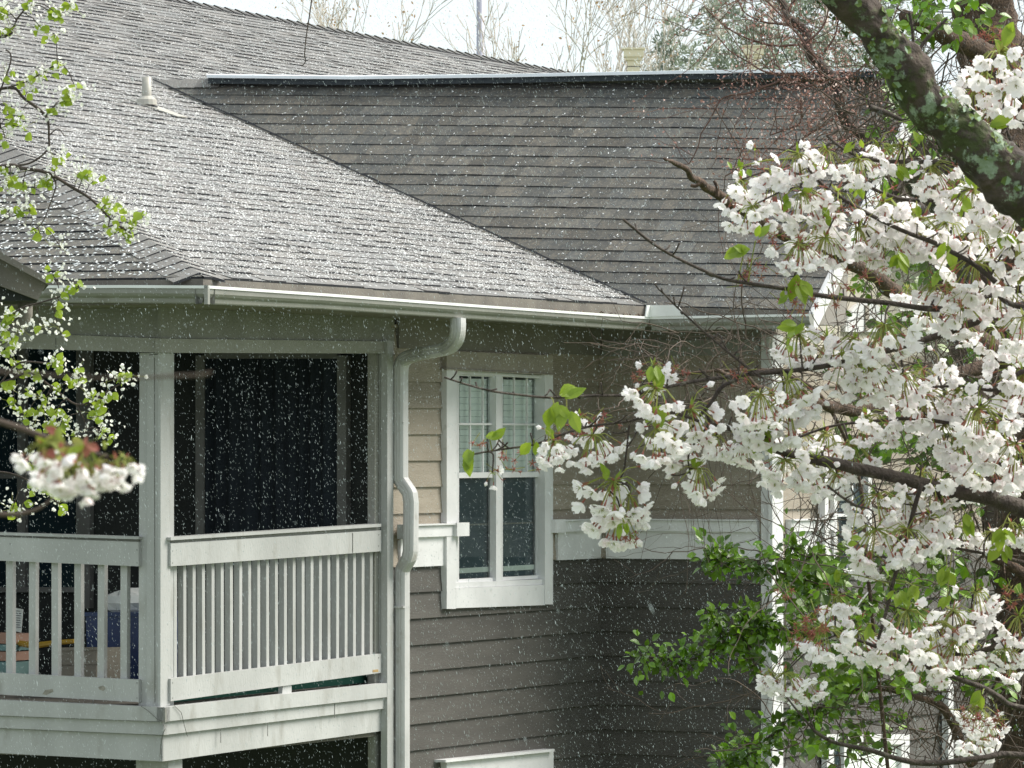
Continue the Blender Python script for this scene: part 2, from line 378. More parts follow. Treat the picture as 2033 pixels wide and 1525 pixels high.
for (x0, x1) in ((909.2, 984.8), (996.2, 1072.8)):
    def yy(y, x): # level line on this wall through reference y at x=940
        Y0 = vline(C, nW, 940).y; z = zpx(y, Y0); return HY - z * F / vline(C, nW, x).y
    sash = MB()
    for ya, yb in ((742, 747), (938, 949), (1149, 1156)):
        W([(x0, yy(ya, x0)), (x1, yy(ya, x1)), (x1, yy(yb, x1)), (x0, yy(yb, x0))], -.024, .032, mbb=sash)
    W([(x0, yy(747, x0)), (x0 + 2.2, yy(747, x0)), (x0 + 2.2, yy(1149, x0)), (x0, yy(1149, x0))], -.022, .03, mbb=sash)
    W([(x1 - 2.2, yy(747, x1)), (x1, yy(747, x1)), (x1, yy(1149, x1)), (x1 - 2.2, yy(1149, x1))], -.022, .03, mbb=sash)
    sash.build('sash', win)
    mu = MB(); wd = x1 - x0
    for k in (1, 2):
        xx = x0 + wd * k / 3
        W([(xx - .9, yy(747.5, xx)), (xx + .9, yy(747.5, xx)), (xx + .9, yy(937.5, xx)), (xx - .9, yy(937.5, xx))], -.014, .012, mbb=mu)
    for y_ in (842,):
        W([(x0 + 2.4, yy(y_ - 2, x0)), (x1 - 2.4, yy(y_ - 2, x1)), (x1 - 2.4, yy(y_ + 2, x1)), (x0 + 2.4, yy(y_ + 2, x0))], -.013, .013, mbb=mu)
    mu.build('muntins', win)
    pn = MB(); pn.face(WW.quad([(x0 + 1, yy(744, x0)), (x0 + 1, yy(1152, x0)), (x1 - 1, yy(1152, x1)), (x1 - 1, yy(744, x1))], -.018), 'glass'); pn.build('pane', win)
    bl = MB()
    for k in range(15):
        ya = 752 + k * 12.6
        if k > 4 or x0 < 950: pass
        W([(x0 + 3, yy(ya, x0)), (x1 - 3, yy(ya, x1)), (x1 - 3, yy(ya + 12.1, x1)), (x0 + 3, yy(ya + 12.1, x0))], -.048, .005, 'blind', bl)
    bl.build('blind', win); bl = MB()
    sc_ = MB(); W([(x0 + 2.5, yy(949, x0)), (x1 - 2.5, yy(949, x1)), (x1 - 2.5, yy(1148, x1)), (x0 + 2.5, yy(1148, x0))], -.040, .002, 'screen', sc_); W([(x0 + 3, yy(1040, x0)), (x1 - 3, yy(1040, x1)), (x1 - 3, yy(1043, x1)), (x0 + 3, yy(1043, x0))], -.037, .003, 'greytrim', sc_); sc_.build('insect_screen', win)
    W([(x0 + 3, yy(1127, x0)), (x1 - 6, yy(1127, x1)), (x1 - 6, yy(1137, x1)), (x0 + 3, yy(1137, x0))], -.037, .008, 'blind', bl) if x0 > 0 else None
    bl.build('blind_rail', win)
rm = MB()   # room behind the window
cx = C + uW * (h[0] + h[1]) / 2 - nW * 1.2; zc = (h[2] + h[3]) / 2
rw = (h[1] - h[0]) / 2 + .3; rh = (h[3] - h[2]) / 2 + .3
for (c_, a_, b_) in ((cx - nW * 1.0 + UP * zc, uW * rw, UP * rh), (cx - uW * rw + UP * zc, nW * 1.0, UP * rh), (cx + uW * rw + UP * zc, nW * 1.0, UP * rh), (cx + UP * (zc - rh), uW * rw, nW), (cx + UP * (zc + rh), uW * rw, nW)):
    rm.face([c_ - a_ - b_, c_ + a_ - b_, c_ + a_ + b_, c_ - a_ + b_], 'room')
rm.build('room_lining', win)
# lower window head peeking at bottom of frame
lw = empty('window', WW.hit(992, 1700), house)
mb = MB(); slab(mb, WW, [(887, 1514), (1099, 1492), (1099, 1900), (887, 1900)], .012, .05, 'trim')
slab(mb, WW, [(885, 1509), (1101, 1487), (1101, 1492), (885, 1514)], .012, .085, 'trim'); mb.build('head_casing', lw)
# windows on the gable wall behind the blossoms
gw = empty('window', WG.hit(1690, 1130), house)
mb = MB()
for q in ([(1656, 915), (1662, 915), (1662, 1136), (1656, 1136)], [(1724, 915), (1731, 915), (1731, 1136), (1724, 1136)], [(1662, 915), (1724, 915), (1724, 925), (1662, 925)], [(1662, 1128), (1724, 1128), (1724, 1136), (1662, 1136)], [(1691, 925), (1694, 925), (1694, 1128), (1691, 1128)], [(1662, 1020), (1691, 1020), (1691, 1026), (1662, 1026)], [(1694, 1020), (1724, 1020), (1724, 1026), (1694, 1026)]):
    slab(mb, WG, q, .012, .04, 'trim')
mb.build('frame', gw); mb = MB(); slab(mb, WG, [(1660, 922), (1726, 922), (1726, 1130), (1660, 1130)], -.02, .03, 'dglass2'); mb.build('pane', gw)
gw = empty('window', WG.hit(1770, 1900), house)
mb = MB()
for q in ([(1642, 1458), (1656, 1458), (1656, 1900), (1642, 1900)], [(1790, 1458), (1806, 1458), (1806, 1900), (1790, 1900)], [(1656, 1458), (1790, 1458), (1790, 1478), (1656, 1478)], [(1676, 1478), (1682, 1478), (1682, 1900), (1676, 1900)]):
    slab(mb, WG, q, .03, .04, 'trim')
slab(mb, WG, [(1682.2, 1478), (1789.5, 1478), (1789.5, 1900), (1682.2, 1900)], .026, .01, 'blind')
mb.build('frame', gw); mb = MB(); slab(mb, WG, [(1656, 1478), (1676, 1478), (1676, 1900), (1656, 1900)], .028, .01, 'dglass2'); mb.build('pane', gw)
mb = MB(); slab(mb, WG, [(1883, 1345), (1893, 1345), (1893, 1900), (1883, 1900)], .03, .05, 'trim'); mb.build('corner_board', house)
mb = MB(); slab(mb, WG, [(1638, 900), (1645, 900), (1645, 1200), (1638, 1200)], .03, .05, 'trim'); mb.build('corner_board', house)

# ================================================================== ROOFS
OV = .725
GA = A + (nW + nF) * OV; GC = C + (nW + nF) * OV           # gutter corners (plan)
SO = OV - .07                                                # shingle edge plan offset
SA = A + (nW + nF) * SO; SC = C + (nW + nF) * SO
def pz(P, y): return Vector((P.x, P.y, zpx(y, P.y)))
def pxat(P): return CX + P.x / P.y * F
E_A = pz(SA, 553); E_C = pz(SC, 608)
EW = Plane(SC, nF)                                           # vertical plane of wing eave
E_R = EW.hit(1606, 617)
RW = Plane(SC + uW * WRIDGE_b, nF)                           # vertical plane of wing ridge
V_top = RW.hit(300, 163); R_right = RW.hit(1600, 150); 
class RP:
    def __init__(s, P0, P1, P2):
        s.o = P0; s.e = (P1 - P0).normalized(); n = s.e.cross(P2 - P0).normalized()
        if n.z < 0: n = -n
        s.n = n; s.up = n.cross(s.e).normalized()
        if s.up.z < 0: s.up = -s.up
        s.pl = Plane(P0, n)
    def sa(s, P): d = P - s.o; return (d.dot(s.e), d.dot(s.up))
    def p(s, x, a, h=0): return s.o + s.e * x + s.up * a + s.n * h
    def px(s, x, y): return s.sa(s.pl.hit(x, y))
def inters(poly, a):
    out = []
    for i in range(len(poly)):
        (x0, a0), (x1, a1) = poly[i], poly[(i + 1) % len(poly)]
        if (a0 <= a < a1) or (a1 <= a < a0): out.append(x0 + (x1 - x0) * (a - a0) / (a1 - a0))
    return sorted(out)
def shingles(name, rp, poly, expo, m, parent, rnd, tab=(.12, .34), hbase=.006, hvar=.006, tones=(.72, 1.25), warm=.06):
    mb = MB()
    amin = min(q[1] for q in poly); amax = max(q[1] for q in poly)
    # underlay
    mb.face([rp.p(x, a, -.004) for x, a in poly], m, .8)
    k = 0; a = amin
    while a < amax:
        b = min(a + expo, amax)
        ia = inters(poly, a + expo * .02); ib = inters(poly, b - expo * .02)
        if len(ia) == len(ib) and len(ia) >= 2:
            for q in range(0, len(ia), 2):
                la, ra, lb, rb = ia[q], ia[q + 1], ib[q], ib[q + 1]
                x = la; 
                base_h = hbase
                while x < ra - .001:
                    e = min(ra, x + rnd.uniform(*tab))
                    if ra - e < .06: e = ra
                    ta = (x - la) / max(ra - la, 1e-6); te = (e - la) / max(ra - la, 1e-6)
                    # keep tab edges square to the eave, only end cells slanted
                    xb = lb if x == la else min(max(x + rnd.uniform(-.006, .006), lb), rb)
                    eb = rb if e == ra else min(max(e, lb), rb)
                    hh = base_h + rnd.choice((0, 0, hvar)) + .002 * noise.noise(Vector((x * .9, a * 3, 0)))
                    da = rnd.uniform(-.003, .003) + .007 * noise.noise(Vector((x * 1.2, a * 7, 5)))
                    t = rnd.uniform(*tones); wv = rnd.uniform(-warm, warm); tone = (t * (1 + wv), t, t * (1 - wv))
                    hb = -.002
                    mb.face([rp.p(x, a + da, hh), rp.p(e, a + da, hh), rp.p(eb, b, hb + .004), rp.p(xb, b, hb + .004)], m, tone)
                    mb.face([rp.p(x, a + da, -.003), rp.p(e, a + da, -.003), rp.p(e, a + da, hh), rp.p(x, a + da, hh)], 'shingle_edge')
                    if rnd.random() < .5:   # side of a raised tab
                        mb.face([rp.p(e, a + da, 0), rp.p(e, a + da, hh), rp.p(eb, b, .002)], 'shingle_edge')
                    x = e
        a = b
    return mb.build(name, parent)

roof = empty('roof', (E_A.x, E_A.y, E_A.z), house)
rMain = RP(E_A, E_C, V_top)
ridge_l = rMain.px(-690, -188); ridge_pts = [rMain.px(650, 60), rMain.px(1110, 144), rMain.px(1400, 197)]
# straight ridge line (level in the roof plane)
aR = (ridge_pts[0][1] + ridge_pts[1][1]) / 2
hipdir = rMain.px(0, 282); 
def on_hip(a): return hipdir[0] * a / hipdir[1]
mainpoly = [(0, 0), rMain.sa(E_C), rMain.sa(V_top), rMain.px(700, 185), rMain.px(1400, 204), ridge_pts[2], ridge_pts[1], ridge_pts[0], rMain.px(340, 1), rMain.px(-690, -188)]
rnd = random.Random(3)
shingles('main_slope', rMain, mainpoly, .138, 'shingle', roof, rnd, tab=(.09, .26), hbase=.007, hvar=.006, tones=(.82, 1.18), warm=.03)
rWing = RP(E_C, E_R, V_top)
R_end = RW.hit(1835, 148)
wingpoly = [(0, 0), rWing.sa(E_R), rWing.sa(R_end), rWing.sa(V_top)]
wingpoly[2] = (wingpoly[2][0], wingpoly[3][1] + .0) if False else wingpoly[2]
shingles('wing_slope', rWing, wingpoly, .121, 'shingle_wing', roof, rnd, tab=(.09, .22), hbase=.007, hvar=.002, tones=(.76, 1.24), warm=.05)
hipT = rMain.px(-690, -188); hipP = rMain.p(*hipT)
rLeft = RP(E_A, pz(vline(SA, nF, -500), 566), hipP)
hl = rLeft.sa(hipP); sl = 1 if hl[0] > 0 else -1
lx = hl[0] * 1.6
leftpoly = [(0, 0), hl, (lx, hl[1]), (lx, 0)]
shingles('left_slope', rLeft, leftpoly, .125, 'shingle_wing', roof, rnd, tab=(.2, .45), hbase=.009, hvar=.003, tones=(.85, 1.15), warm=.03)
# back slope of wing and main roof (unseen, closes the shape)
bk = MB()
d_ = uW * WRIDGE_b + UP * 0
bk.face([V_top, R_end, R_end + uW * 2.05 - UP * 1.7, V_top + uW * 2.05 - UP * .0], 'shingle_wing')
rr1 = rMain.p(*ridge_pts[2]); rr0 = rMain.p(on_hip(aR), aR)
bk.face([rr1 - UP * .02, hipP - UP * .02, hipP - nW * 9 - UP * 3, rr1 - nW * 9 - UP * 3], 'shingle')
bk.build('back_slope', roof)
# hip caps
def caps(name, P0, P1, nl, nr, m, wdt=.15, step=.14, tone=(.8, 1.1), lift=.012, over=1.4):
    mb = MB(); L = (P1 - P0).length; d = (P1 - P0) / L; x = 0; r2 = random.Random(5)
    while x < L:
        t = r2.uniform(*tone)
        a = P0 + d * x; b = P0 + d * (x + step * over)
        jj = r2.uniform(-.012, .012); a = a + d * jj
        for sd_ in (nl, nr):
            mb.face([a + UP * lift * 1.7, a + sd_ * wdt + UP * lift, b + sd_ * wdt + UP * lift * .3, b + UP * lift * .8], m, (t * 1.02, t, t * .97))
            mb.face([a + UP * lift * 1.7, a + sd_ * wdt + UP * lift, a + sd_ * wdt - UP * .002, a - UP * .002], 'shingle_edge')
        x += step
    return mb.build(name, roof)
hd = (hipP - E_A).normalized()
caps('hip_cap', E_A + hd * .05, hipP, (hd.cross(rLeft.n)).normalized() * 1, -(hd.cross(rMain.n)).normalized(), 'shingle', wdt=.16, tone=(.9, 1.15)) if (hd.cross(rLeft.n)).dot(rLeft.e * sl) > 0 else caps('hip_cap', E_A + hd * .05, hipP, -(hd.cross(rLeft.n)).normalized(), (hd.cross(rMain.n)).normalized(), 'shingle', wdt=.16, tone=(.9, 1.15))
# main ridge cap : dark
Ra, Rb = rMain.p(*rMain.px(-100, -80)), rMain.p(*ridge_pts[2])
mpts = [rMain.p(*q) for q in (rMain.px(340, 1), ridge_pts[0], ridge_pts[1], ridge_pts[2])]
for i_ in range(1):
    mb = MB(); r2 = random.Random(9)
    pth = [hipP] + mpts
    for i in range(len(pth) - 1):
        a0, b0 = pth[i], pth[i + 1]; L = (b0 - a0).length; nn = max(1, int(L / .16))
        for k in range(nn):
            p = a0.lerp(b0, k / nn); q = a0.lerp(b0, (k + 1.2) / nn); t = r2.uniform(.35, .6)
            dn = -rMain.up * .10
            mb.face([p + UP * .035, q + UP * .02, q + dn + UP * .01, p + dn + UP * .022], 'shingle', t)
            mb.face([p + dn + UP * .022, q + dn + UP * .01, q + dn - UP * .006, p + dn - UP * .006], 'shingle_edge')
            mb.face([p + UP * .035, q + UP * .02, q - rMain.up * -.1 - UP * .05, p + rMain.up * .1 - UP * .05], 'shingle', t)
    mb.build('ridge_cap', roof)
# wing ridge : caps at left end then ridge vent
caps('ridge_cap', V_top + (R_end - V_top) * 0.0, RW.hit(430, 160), -rWing.up, uW * .9 - UP * .3, 'shingle', wdt=.10, step=.14, tone=(1.0, 1.4))
rv = MB()
segs = [(413, 158, 149), (700, 161, 152), (1000, 157, 149), (1350, 150, 142), (1600, 147, 139), (1835, 143, 136)]
for i in range(len(segs) - 1):
    (x0, y0, t0), (x1, y1, t1) = segs[i], segs[i + 1]
    lo0, lo1 = RW.hit(x0, y0 + 8, .10), RW.hit(x1, y1 + 8, .10); hi0, hi1 = RW.hit(x0, y0 - 3, .10), RW.hit(x1, y1 - 3, .10)
    rv.face([lo0, lo1, hi1, hi0], 'ventblack')
    tp0, tp1 = RW.hit(x0, t0 - 2, 0), RW.hit(x1, t1 - 2, 0)
    f0 = hi0 + nF * .02 + UP * .0; f1 = hi1 + nF * .02
    rv.face([f0, f1, f1 + UP * .022, f0 + UP * .022], 'ventmetal'); rv.face([f0, f1, hi1, hi0], 'ventblack')
    rv.face([f0 + UP * .022, f1 + UP * .022, tp1, tp0], 'ventmetal'); rv.face([tp0, tp1, tp1 + uW * .12 - UP * .06, tp0 + uW * .12 - UP * .06], 'ventmetal')
    if i == 0: rv.face([lo0, hi0, f0, f0 + UP * .022, tp0, tp0 + uW * .12 - UP * .06], 'ventblack')
rv.build('ridge_vent', roof)
# valley flashing groove
vl = MB(); va, vb = E_C, V_top; dv = (vb - va).normalized()
N = 40
for k in range(N):
    p, q = va.lerp(vb, k / N), va.lerp(vb, (k + 1) / N)
    wv = .018 + .012 * noise.noise(Vector((k * .7, 0, 0)))
    vl.face([p + rMain.n * .02, q + rMain.n * .02, q + rMain.n * .02 + vF * wv + UP * wv * .2, p + rMain.n * .02 + vF * wv + UP * wv * .2], 'shingle_edge')
vl.build('valley_flashing', roof)

# plumbing vent
vp = empty('vent_pipe', rMain.pl.hit(292, 205), roof.parent)
mb = MB(); b0 = rMain.pl.hit(291, 212); topz = zpx(153, b0.y) - b0.z
mb.tube([b0 - UP * .05, b0 + UP * topz], .034, 'pipe', 14); mb.build('pipe', vp, True)
mb = MB(); mb.tube([b0 + UP * .012, b0 + UP * .05, b0 + UP * .075], [.075, .07, .04], 'pipe', 14); mb.tube([b0 - UP * .02, b0 + UP * .005], [.078, .078], 'shingle_edge', 14)
a_ = rMain.px(291, 212)
mb.prism([rMain.p(a_[0] - .1, a_[1] + .1, .012), rMain.p(a_[0] + .12, a_[1] + .1, .012), rMain.p(a_[0] + .13, a_[1] - .27, .012), rMain.p(a_[0] - .02, a_[1] - .27, .012)], rMain.n * .006, 'pipe')
mb.build('flashing', vp)

# ---------- soffit, gutters
def ylip(pl, pts): return [pl.hit(*q) for q in pts]
GLp = Plane(GA, nF); GRp = Plane(GA, nW); GWp = Plane(GC, nF)
sf = MB()
zs = .775
def flat(P, z): return Vector((P.x, P.y, z))
Lfar = vline(A, nF, -500) ; GLfar = vline(GA, nF, -500)
ov2 = OV - .07
SA2 = A + (nW + nF) * ov2; SC2 = C + (nW + nF) * ov2; SLf = vline(SA2, nF, -500)
Dw = D + vF * 0; SD2 = vline(SC2, nF, 1606)
sf.face([flat(A, zs), flat(Lfar, zs), flat(SLf, zs), flat(SA2, zs)], 'soffit')
sf.face([flat(A, zs), flat(SA2, zs), flat(SC2, zs), flat(C, zs)], 'soffit')
Dx = D + vF * .52
sf.face([flat(C, zs), flat(SC2, zs), flat(SD2, zs), flat(Dx, zs)], 'soffit'); sf.build('soffit', house)
fa = MB()
def strip(mb, a, b, zb, zt_a, zt_b, m):
    mb.face([flat(a, zb), flat(b, zb), flat(b, zt_b), flat(a, zt_a)], m)
strip(fa, SLf, SA2, zs, E_A.z - .001, E_A.z - .001, 'dkwood'); strip(fa, SA2, SC2, zs, E_A.z - .001, E_C.z - .001, 'dkwood'); strip(fa, SC2, SD2, zs, E_C.z - .001, E_R.z - .001, 'dkwood')
fa.build('fascia', house)
def gutter(name, pl, xs_, top, bot, n, cap=None):
    """K-style gutter following pixel columns xs_"""
    g_ = MB(); prof = []
    for x, t, b in zip(xs_, top, bot):
        T = pl.hit(x, t); Bm = pl.hit(x, b); H = T.z - Bm.z; back = -n * .085
        # profile: lip inner, lip top, lip front, ogee points, bottom front, bottom back, back top
        prof.append([T - n * .012 - UP * .010, T - n * .012, T + n * .002, T + n * .002 - UP * .016, T - n * .004 - UP * .018, T - n * .006 - UP * H * .45, T - n * .016 - UP * H * .60, T - n * .030 - UP * H * .72,
                     T - n * .034 - UP * H * .94, T - n * .038 - UP * H, T + back * .95 - UP * H, T + back * .95 + UP * 0.0])
    for i in range(len(prof) - 1):
        for k in range(len(prof[0]) - 1):
            g_.face([prof[i][k], prof[i][k + 1], prof[i + 1][k + 1], prof[i + 1][k]], 'lip' if k < 3 else 'gutter')
    for e in (0, -1):
        if cap and cap[e]: g_.face(prof[e][1:], 'gutter')
    # seams
    return g_.build(name, house)
def lerp(a, b, t): return a + (b - a) * t
xa = pxat(GA); xc = pxat(GC)
gutter('gutter', GLp, [-500, 103, 250, xa], [577, 566.5, 566, 567], [613, 601, 601.5, 603], nF)
gutter('gutter', GRp, [xa, 650, 960, xc], [567, 583, 606, 629], [603, 613.5, 634, 656.5], nW)
gutter('gutter', GWp, [xc, 1450, 1606], [629, 626, 623], [656.5, 654, 652], nF, (0, 1))
# corner sleeve strips and splash guard
mb = MB(); Pc = GRp.hit(xa, 567); Pb = GRp.hit(xa, 603)
mb.box((Pc + Pb) / 2 + (nW + nF) * -.010, nW * .012, nF * .012, UP * ((Pc.z - Pb.z) / 2 + .003), 'gutter'); mb.build('gutter_joint', house)
mb = MB(); Pc = GRp.hit(xc, 629)
p0 = GRp.hit(xc - 9, 628) ; 
mb.prism([GRp.hit(1280, 629), GRp.hit(xc, 629.5), GRp.hit(xc, 606), GRp.hit(1283, 606)], nW * .008, 'lip')
mb.prism([GWp.hit(xc, 629.5), GWp.hit(1362, 627), GWp.hit(1346, 606), GWp.hit(xc, 606)], nF * .008, 'lip'); mb.build('splash_guard', house)
mb = MB(); rd = random.Random(4)
for k in range(150):
    t = 1 - rd.random() ** 1.8 * .5; p = GRp.hit(lerp(900, 1285, t), lerp(602, 628, t)) - nW * rd.uniform(.02, .07) + UP * rd.uniform(-.01, .008)
    a1 = Vector((rd.uniform(-1, 1), rd.uniform(-1, 1), rd.uniform(-.3, .6))).normalized() * rd.uniform(.008, .02); a2 = a1.cross(UP).normalized() * rd.uniform(.004, .01)
    mb.face([p - a1, p + a2, p + a1, p - a2], 'marks_and_debris')
mb.build('gutter_leaves', house, kind='stuff')
# rake board and gable face of the wing
zr = RW.hit(1835, 148)
RKp = Plane(E_R, nW)
rk = MB()
rt = [RKp.hit(1606, 640), RKp.hit(1606, 622)]
Rk_top = Vector((R_end.x, R_end.y, R_end.z))
dR = (Rk_top - E_R)
w1 = UP * -.17
rk.prism([E_R + UP * -.01, Rk_top + UP * -.01, Rk_top + w1, E_R + w1], vF * .03, 'trim')
dR2 = uW * (2 * WRIDGE_b); E_R2 = E_R + dR2
rk.prism([Rk_top + UP * -.01, E_R2 + UP * -.01, E_R2 + w1, Rk_top + w1], vF * .03, 'trim')
rk.build('rake_board', house)
gs = MB()
Dz = flat(D, .62); d2 = D + uW * (2 * WRIDGE_b - 2 * SO + 2 * SO)
g0 = D - uW * 0 + nW * .004; pk = D + uW * (WRIDGE_b - SO)
gs.prism([flat(g0, .62), flat(D + uW * 4.6 + nW * .004, .62), flat(D + uW * 4.6 + nW * .004, .9), flat(pk + nW * .004, R_end.z - .12), flat(g0, .80)], nW * .014, 'cream')
gs.build('gable_panel', house)
gs = MB(); gs.face([flat(Dx, zs), flat(D, zs), flat(pk, R_end.z - .08), flat(Vector((Rk_top.x, Rk_top.y, 0)), R_end.z - .08), E_R - UP * .09], 'soffit'); gs.build('rake_soffit', house)
aw = MB()  # arched window on the gable
awp = empty('arched_window', WG.hit(1722, 655), house)
arc = [(1678 + 44 - 44 * math.cos(t * math.pi / 12), 659 - 60 * math.sin(t * math.pi / 12)) for t in range(13)]
slab(aw, WG, arc, .02, .03, 'trim'); aw.build('frame', awp)
aw = MB(); slab(aw, WG, [(1719, 656), (1726, 656), (1726, 606), (1719, 606)], .052, .01, 'taupe'); aw.build('muntins', awp)

# ---------- downspout
ds = MB()
def rect_tube(mb, pts, wu, wn, m):
    """rectangular corrugated pipe: pts = (s along wall, z, off from wall)"""
    prof = []
    K = 7
    for (s_, z_, o_, tiltz) in pts:
        c = C + uW * s_ + nW * o_ + UP * z_; ring = []
        ax = uW; ay = (nW * math.cos(tiltz) + UP * math.sin(tiltz))
        for k in range(K + 1): ring.append(c + ax * (-wu + 2 * wu * k / K) + ay * (wn - (.004 if k % 2 else 0)))
        for k in range(1, 4): ring.append(c + ax * (wu - (.003 if k % 2 else 0)) + ay * (wn - 2 * wn * k / 4))
        for k in range(2): ring.append(c + ax * (wu - 2 * wu * k) - ay * wn)
        for k in range(1, 4): ring.append(c + ax * (-wu + (.003 if k % 2 else 0)) + ay * (-wn + 2 * wn * k / 4))
        prof.append(ring)
    n2 = len(prof[0])
    for i in range(len(prof) - 1):
        for k in range(n2): mb.face([prof[i][k], prof[i][(k + 1) % n2], prof[i + 1][(k + 1) % n2], prof[i + 1][k]], m)
    mb.face(prof[0], m); mb.face(prof[-1], m)
def sz(px, py, off):
    P = WW.hit(px, py, off); return ((P - C).dot(uW), P.z)
path = []
for (px, py, off, tl) in [(909, 632, OV - .045, 0), (909, 655, OV - .045, 0), (906, 672, OV - .07, .5), (898, 684, OV - .13, .9), (884, 693, OV - .22, 1.25), (850, 700, .38, 1.35), (820, 706, .22, 1.25), (803, 714, .115, .9), (796, 728, .085, .4), (795, 745, .08, 0), (795, 850, .08, 0), (795, 942, .08, 0), (797, 954, .085, 0), (806, 968, .12, 0), (814, 981, .15, 0), (816, 998, .155, 0),
                          (815, 1095, .155, 0), (812, 1108, .145, 0), (801, 1128, .09, 0), (798, 1142, .08, 0), (798, 1210, .08, 0), (798, 1700, .08, 0)]:
    s_, z_ = sz(px, py, off); path.append((s_, z_, off, tl))
sp_ = []
for i in range(len(path) - 1):
    a_, b_ = path[max(i - 1, 0)], path[min(i + 2, len(path) - 1)]; p_, q_ = path[i], path[i + 1]
    nn = 4 if abs(p_[1] - q_[1]) < .12 or i < 9 else 1
    for k in range(nn):
        t = k / nn
        if nn == 1: sp_.append(p_)
        else: sp_.append(tuple(.5 * (2 * p_[j] + (q_[j] - a_[j]) * t + (2 * a_[j] - 5 * p_[j] + 4 * q_[j] - b_[j]) * t * t + (3 * p_[j] - a_[j] - 3 * q_[j] + b_[j]) * t ** 3) if (abs(a_[1] - p_[1]) < .3 and abs(b_[1] - q_[1]) < .3) else lerp(p_[j], q_[j], t) for j in range(4)))
sp_.append(path[-1]); tp_ = [C + uW * q[0] + nW * q[2] + UP * q[1] for q in sp_]
def pipe(mb, pts, r, m, K=28):
    ring0 = None; rings = []
    for i, p in enumerate(pts):
        d = (pts[min(i + 1, len(pts) - 1)] - pts[max(i - 1, 0)]).normalized(); x = (uW - d * uW.dot(d)).normalized(); y = d.cross(x); ring = []
        for j in range(K):
            a = 2 * math.pi * j / K; ca, sa = math.cos(a), math.sin(a); q = (abs(ca) ** 5 + abs(sa) ** 5) ** -.2   # rounded square with flutes
            ring.append(p + (x * ca * 1.08 + y * sa) * r * q * (1 - (.045 if j % 2 else 0)))
        rings.append(ring)
    for i in range(len(rings) - 1):
        for j in range(K): mb.face([rings[i][j], rings[i][(j + 1) % K], rings[i + 1][(j + 1) % K], rings[i + 1][j]], m)
    mb.face(rings[0], m); mb.face(rings[-1], m)
pipe(ds, tp_, .040, 'down')
dso = ds.build('downspout', house)
for y_ in (840, 1205):
    mb = MB(); s_, z_ = sz(796, y_, .08); rect_tube(mb, [(s_, z_ - .006, .08, 0), (s_, z_ + .006, .08, 0)], .0450, .0415, 'down'); mb.build('downspout_joint', house)

# ================================================================== BALCONY (part of the house)
bal = empty('balcony', (A.x, A.y, zpx(1512, A.y)), house)
# header boards and frieze under soffit
hb = MB()
slab(hb, WL, [(-500, 640), (321, 672), (321, 700.5), (-500, 676)], 0, .035, 'header')
slab(hb, WW, [(318.8, 672), (776, 678), (770, 702), (318.8, 700.5)], 0, .035, 'header'); hb.build('header_beam', bal)
hb = MB()
slab(hb, WL, [(-500, 585), (321, 590), (321, 671.5), (-500, 639.5)], 0, .022, 'greytrim')
slab(hb, WW, [(319.6, 590), (783, 618), (783, 677.5), (319.6, 671.5)], 0, .022, 'greytrim'); hb.build('frieze_board', bal)
def post(pxs, y0, y1, m='white', nm='post', dx=.15):
    pass
# corner post with two trim faces
mb = MB()
slab(mb, WL, [(277, 700.5), (319.5, 701), (319, 1404), (275, 1402)], -.16, .148, 'white')
slab(mb, WL, [(292, 701), (315, 701), (314, 1404), (291, 1403)], -.012, .012, 'white')
slab(mb, WW, [(319, 701), (338.5, 701.5), (338, 1400), (318.5, 1404)], -.012, .018, 'white')
mb.build('post', bal)
mb = MB(); slab(mb, WW, [(744, 702), (768.5, 702), (768.5, 1357), (744, 1358)], -.06, .05, 'header'); slab(mb, WW, [(756, 702), (768.5, 702), (768.5, 1357), (756, 1358)], -.009, .014, 'white'); mb.build('post', bal)
# rails
def rail(name, pl, pts, off, th, m='white'):
    mb = MB(); slab(mb, pl, pts, off, th, m); return mb.build(name, bal)
rail('handrail', WL, [(-500, 1042), (275, 1065.5), (275, 1071), (-500, 1047)], -.06, .095)
rail('top_rail', WL, [(-500, 1048), (275, 1076), (275, 1124.5), (-500, 1093)], -.01, .032)
rail('rail_core', WL, [(-500, 1047.6), (275, 1071.5), (275, 1077), (-500, 1053)], -.05, .055, 'greytrim')
rail('bottom_rail', WL, [(-500, 1311), (275, 1349.5), (275, 1394), (-500, 1352)], -.01, .032)
rail('handrail', WW, [(339, 1067), (757, 1040), (757, 1046), (339, 1073)], -.06, .095)
rail('top_rail', WW, [(339, 1079), (757, 1053), (757, 1094.5), (339, 1124.5)], -.01, .032)
rail('rail_core', WW, [(339, 1073.5), (757, 1046.5), (757, 1055), (339, 1080)], -.05, .055, 'greytrim')
rail('bottom_rail', WW, [(339, 1347.6), (757, 1297.7), (757, 1335.6), (339, 1392.4)], -.01, .032)
rdm = random.Random(2)
for k in range(-3, 6):   # left face balusters
    x0 = 12 + 45.3 * k + rdm.uniform(-.8, .8); j = rdm.uniform(-.8, .8)
    yt = 1110 + (x0) * .044; yb = 1338 + x0 * .05
    mb = MB(); slab(mb, WL, [(x0 + j, yt), (x0 + 13.2 + j, yt), (x0 + 12.6, yb), (x0 - .4, yb)], -.048, .037, 'white'); mb.build('baluster', bal)
xx = 345.5; k = 0
while xx < 753:
    t = (xx - 339) / (757 - 339); yt = lerp(1122, 1092, t); yb = lerp(1349, 1299, t); wd = 5.9 - .5 * t
    j = rdm.uniform(-.6, .6)
    mb = MB(); slab(mb, WW, [(xx + j, yt), (xx + wd + j, yt), (xx + wd, yb), (xx, yb)], -.048, .037, 'white'); mb.build('baluster', bal)
    xx += lerp(18.9, 16.3, t)
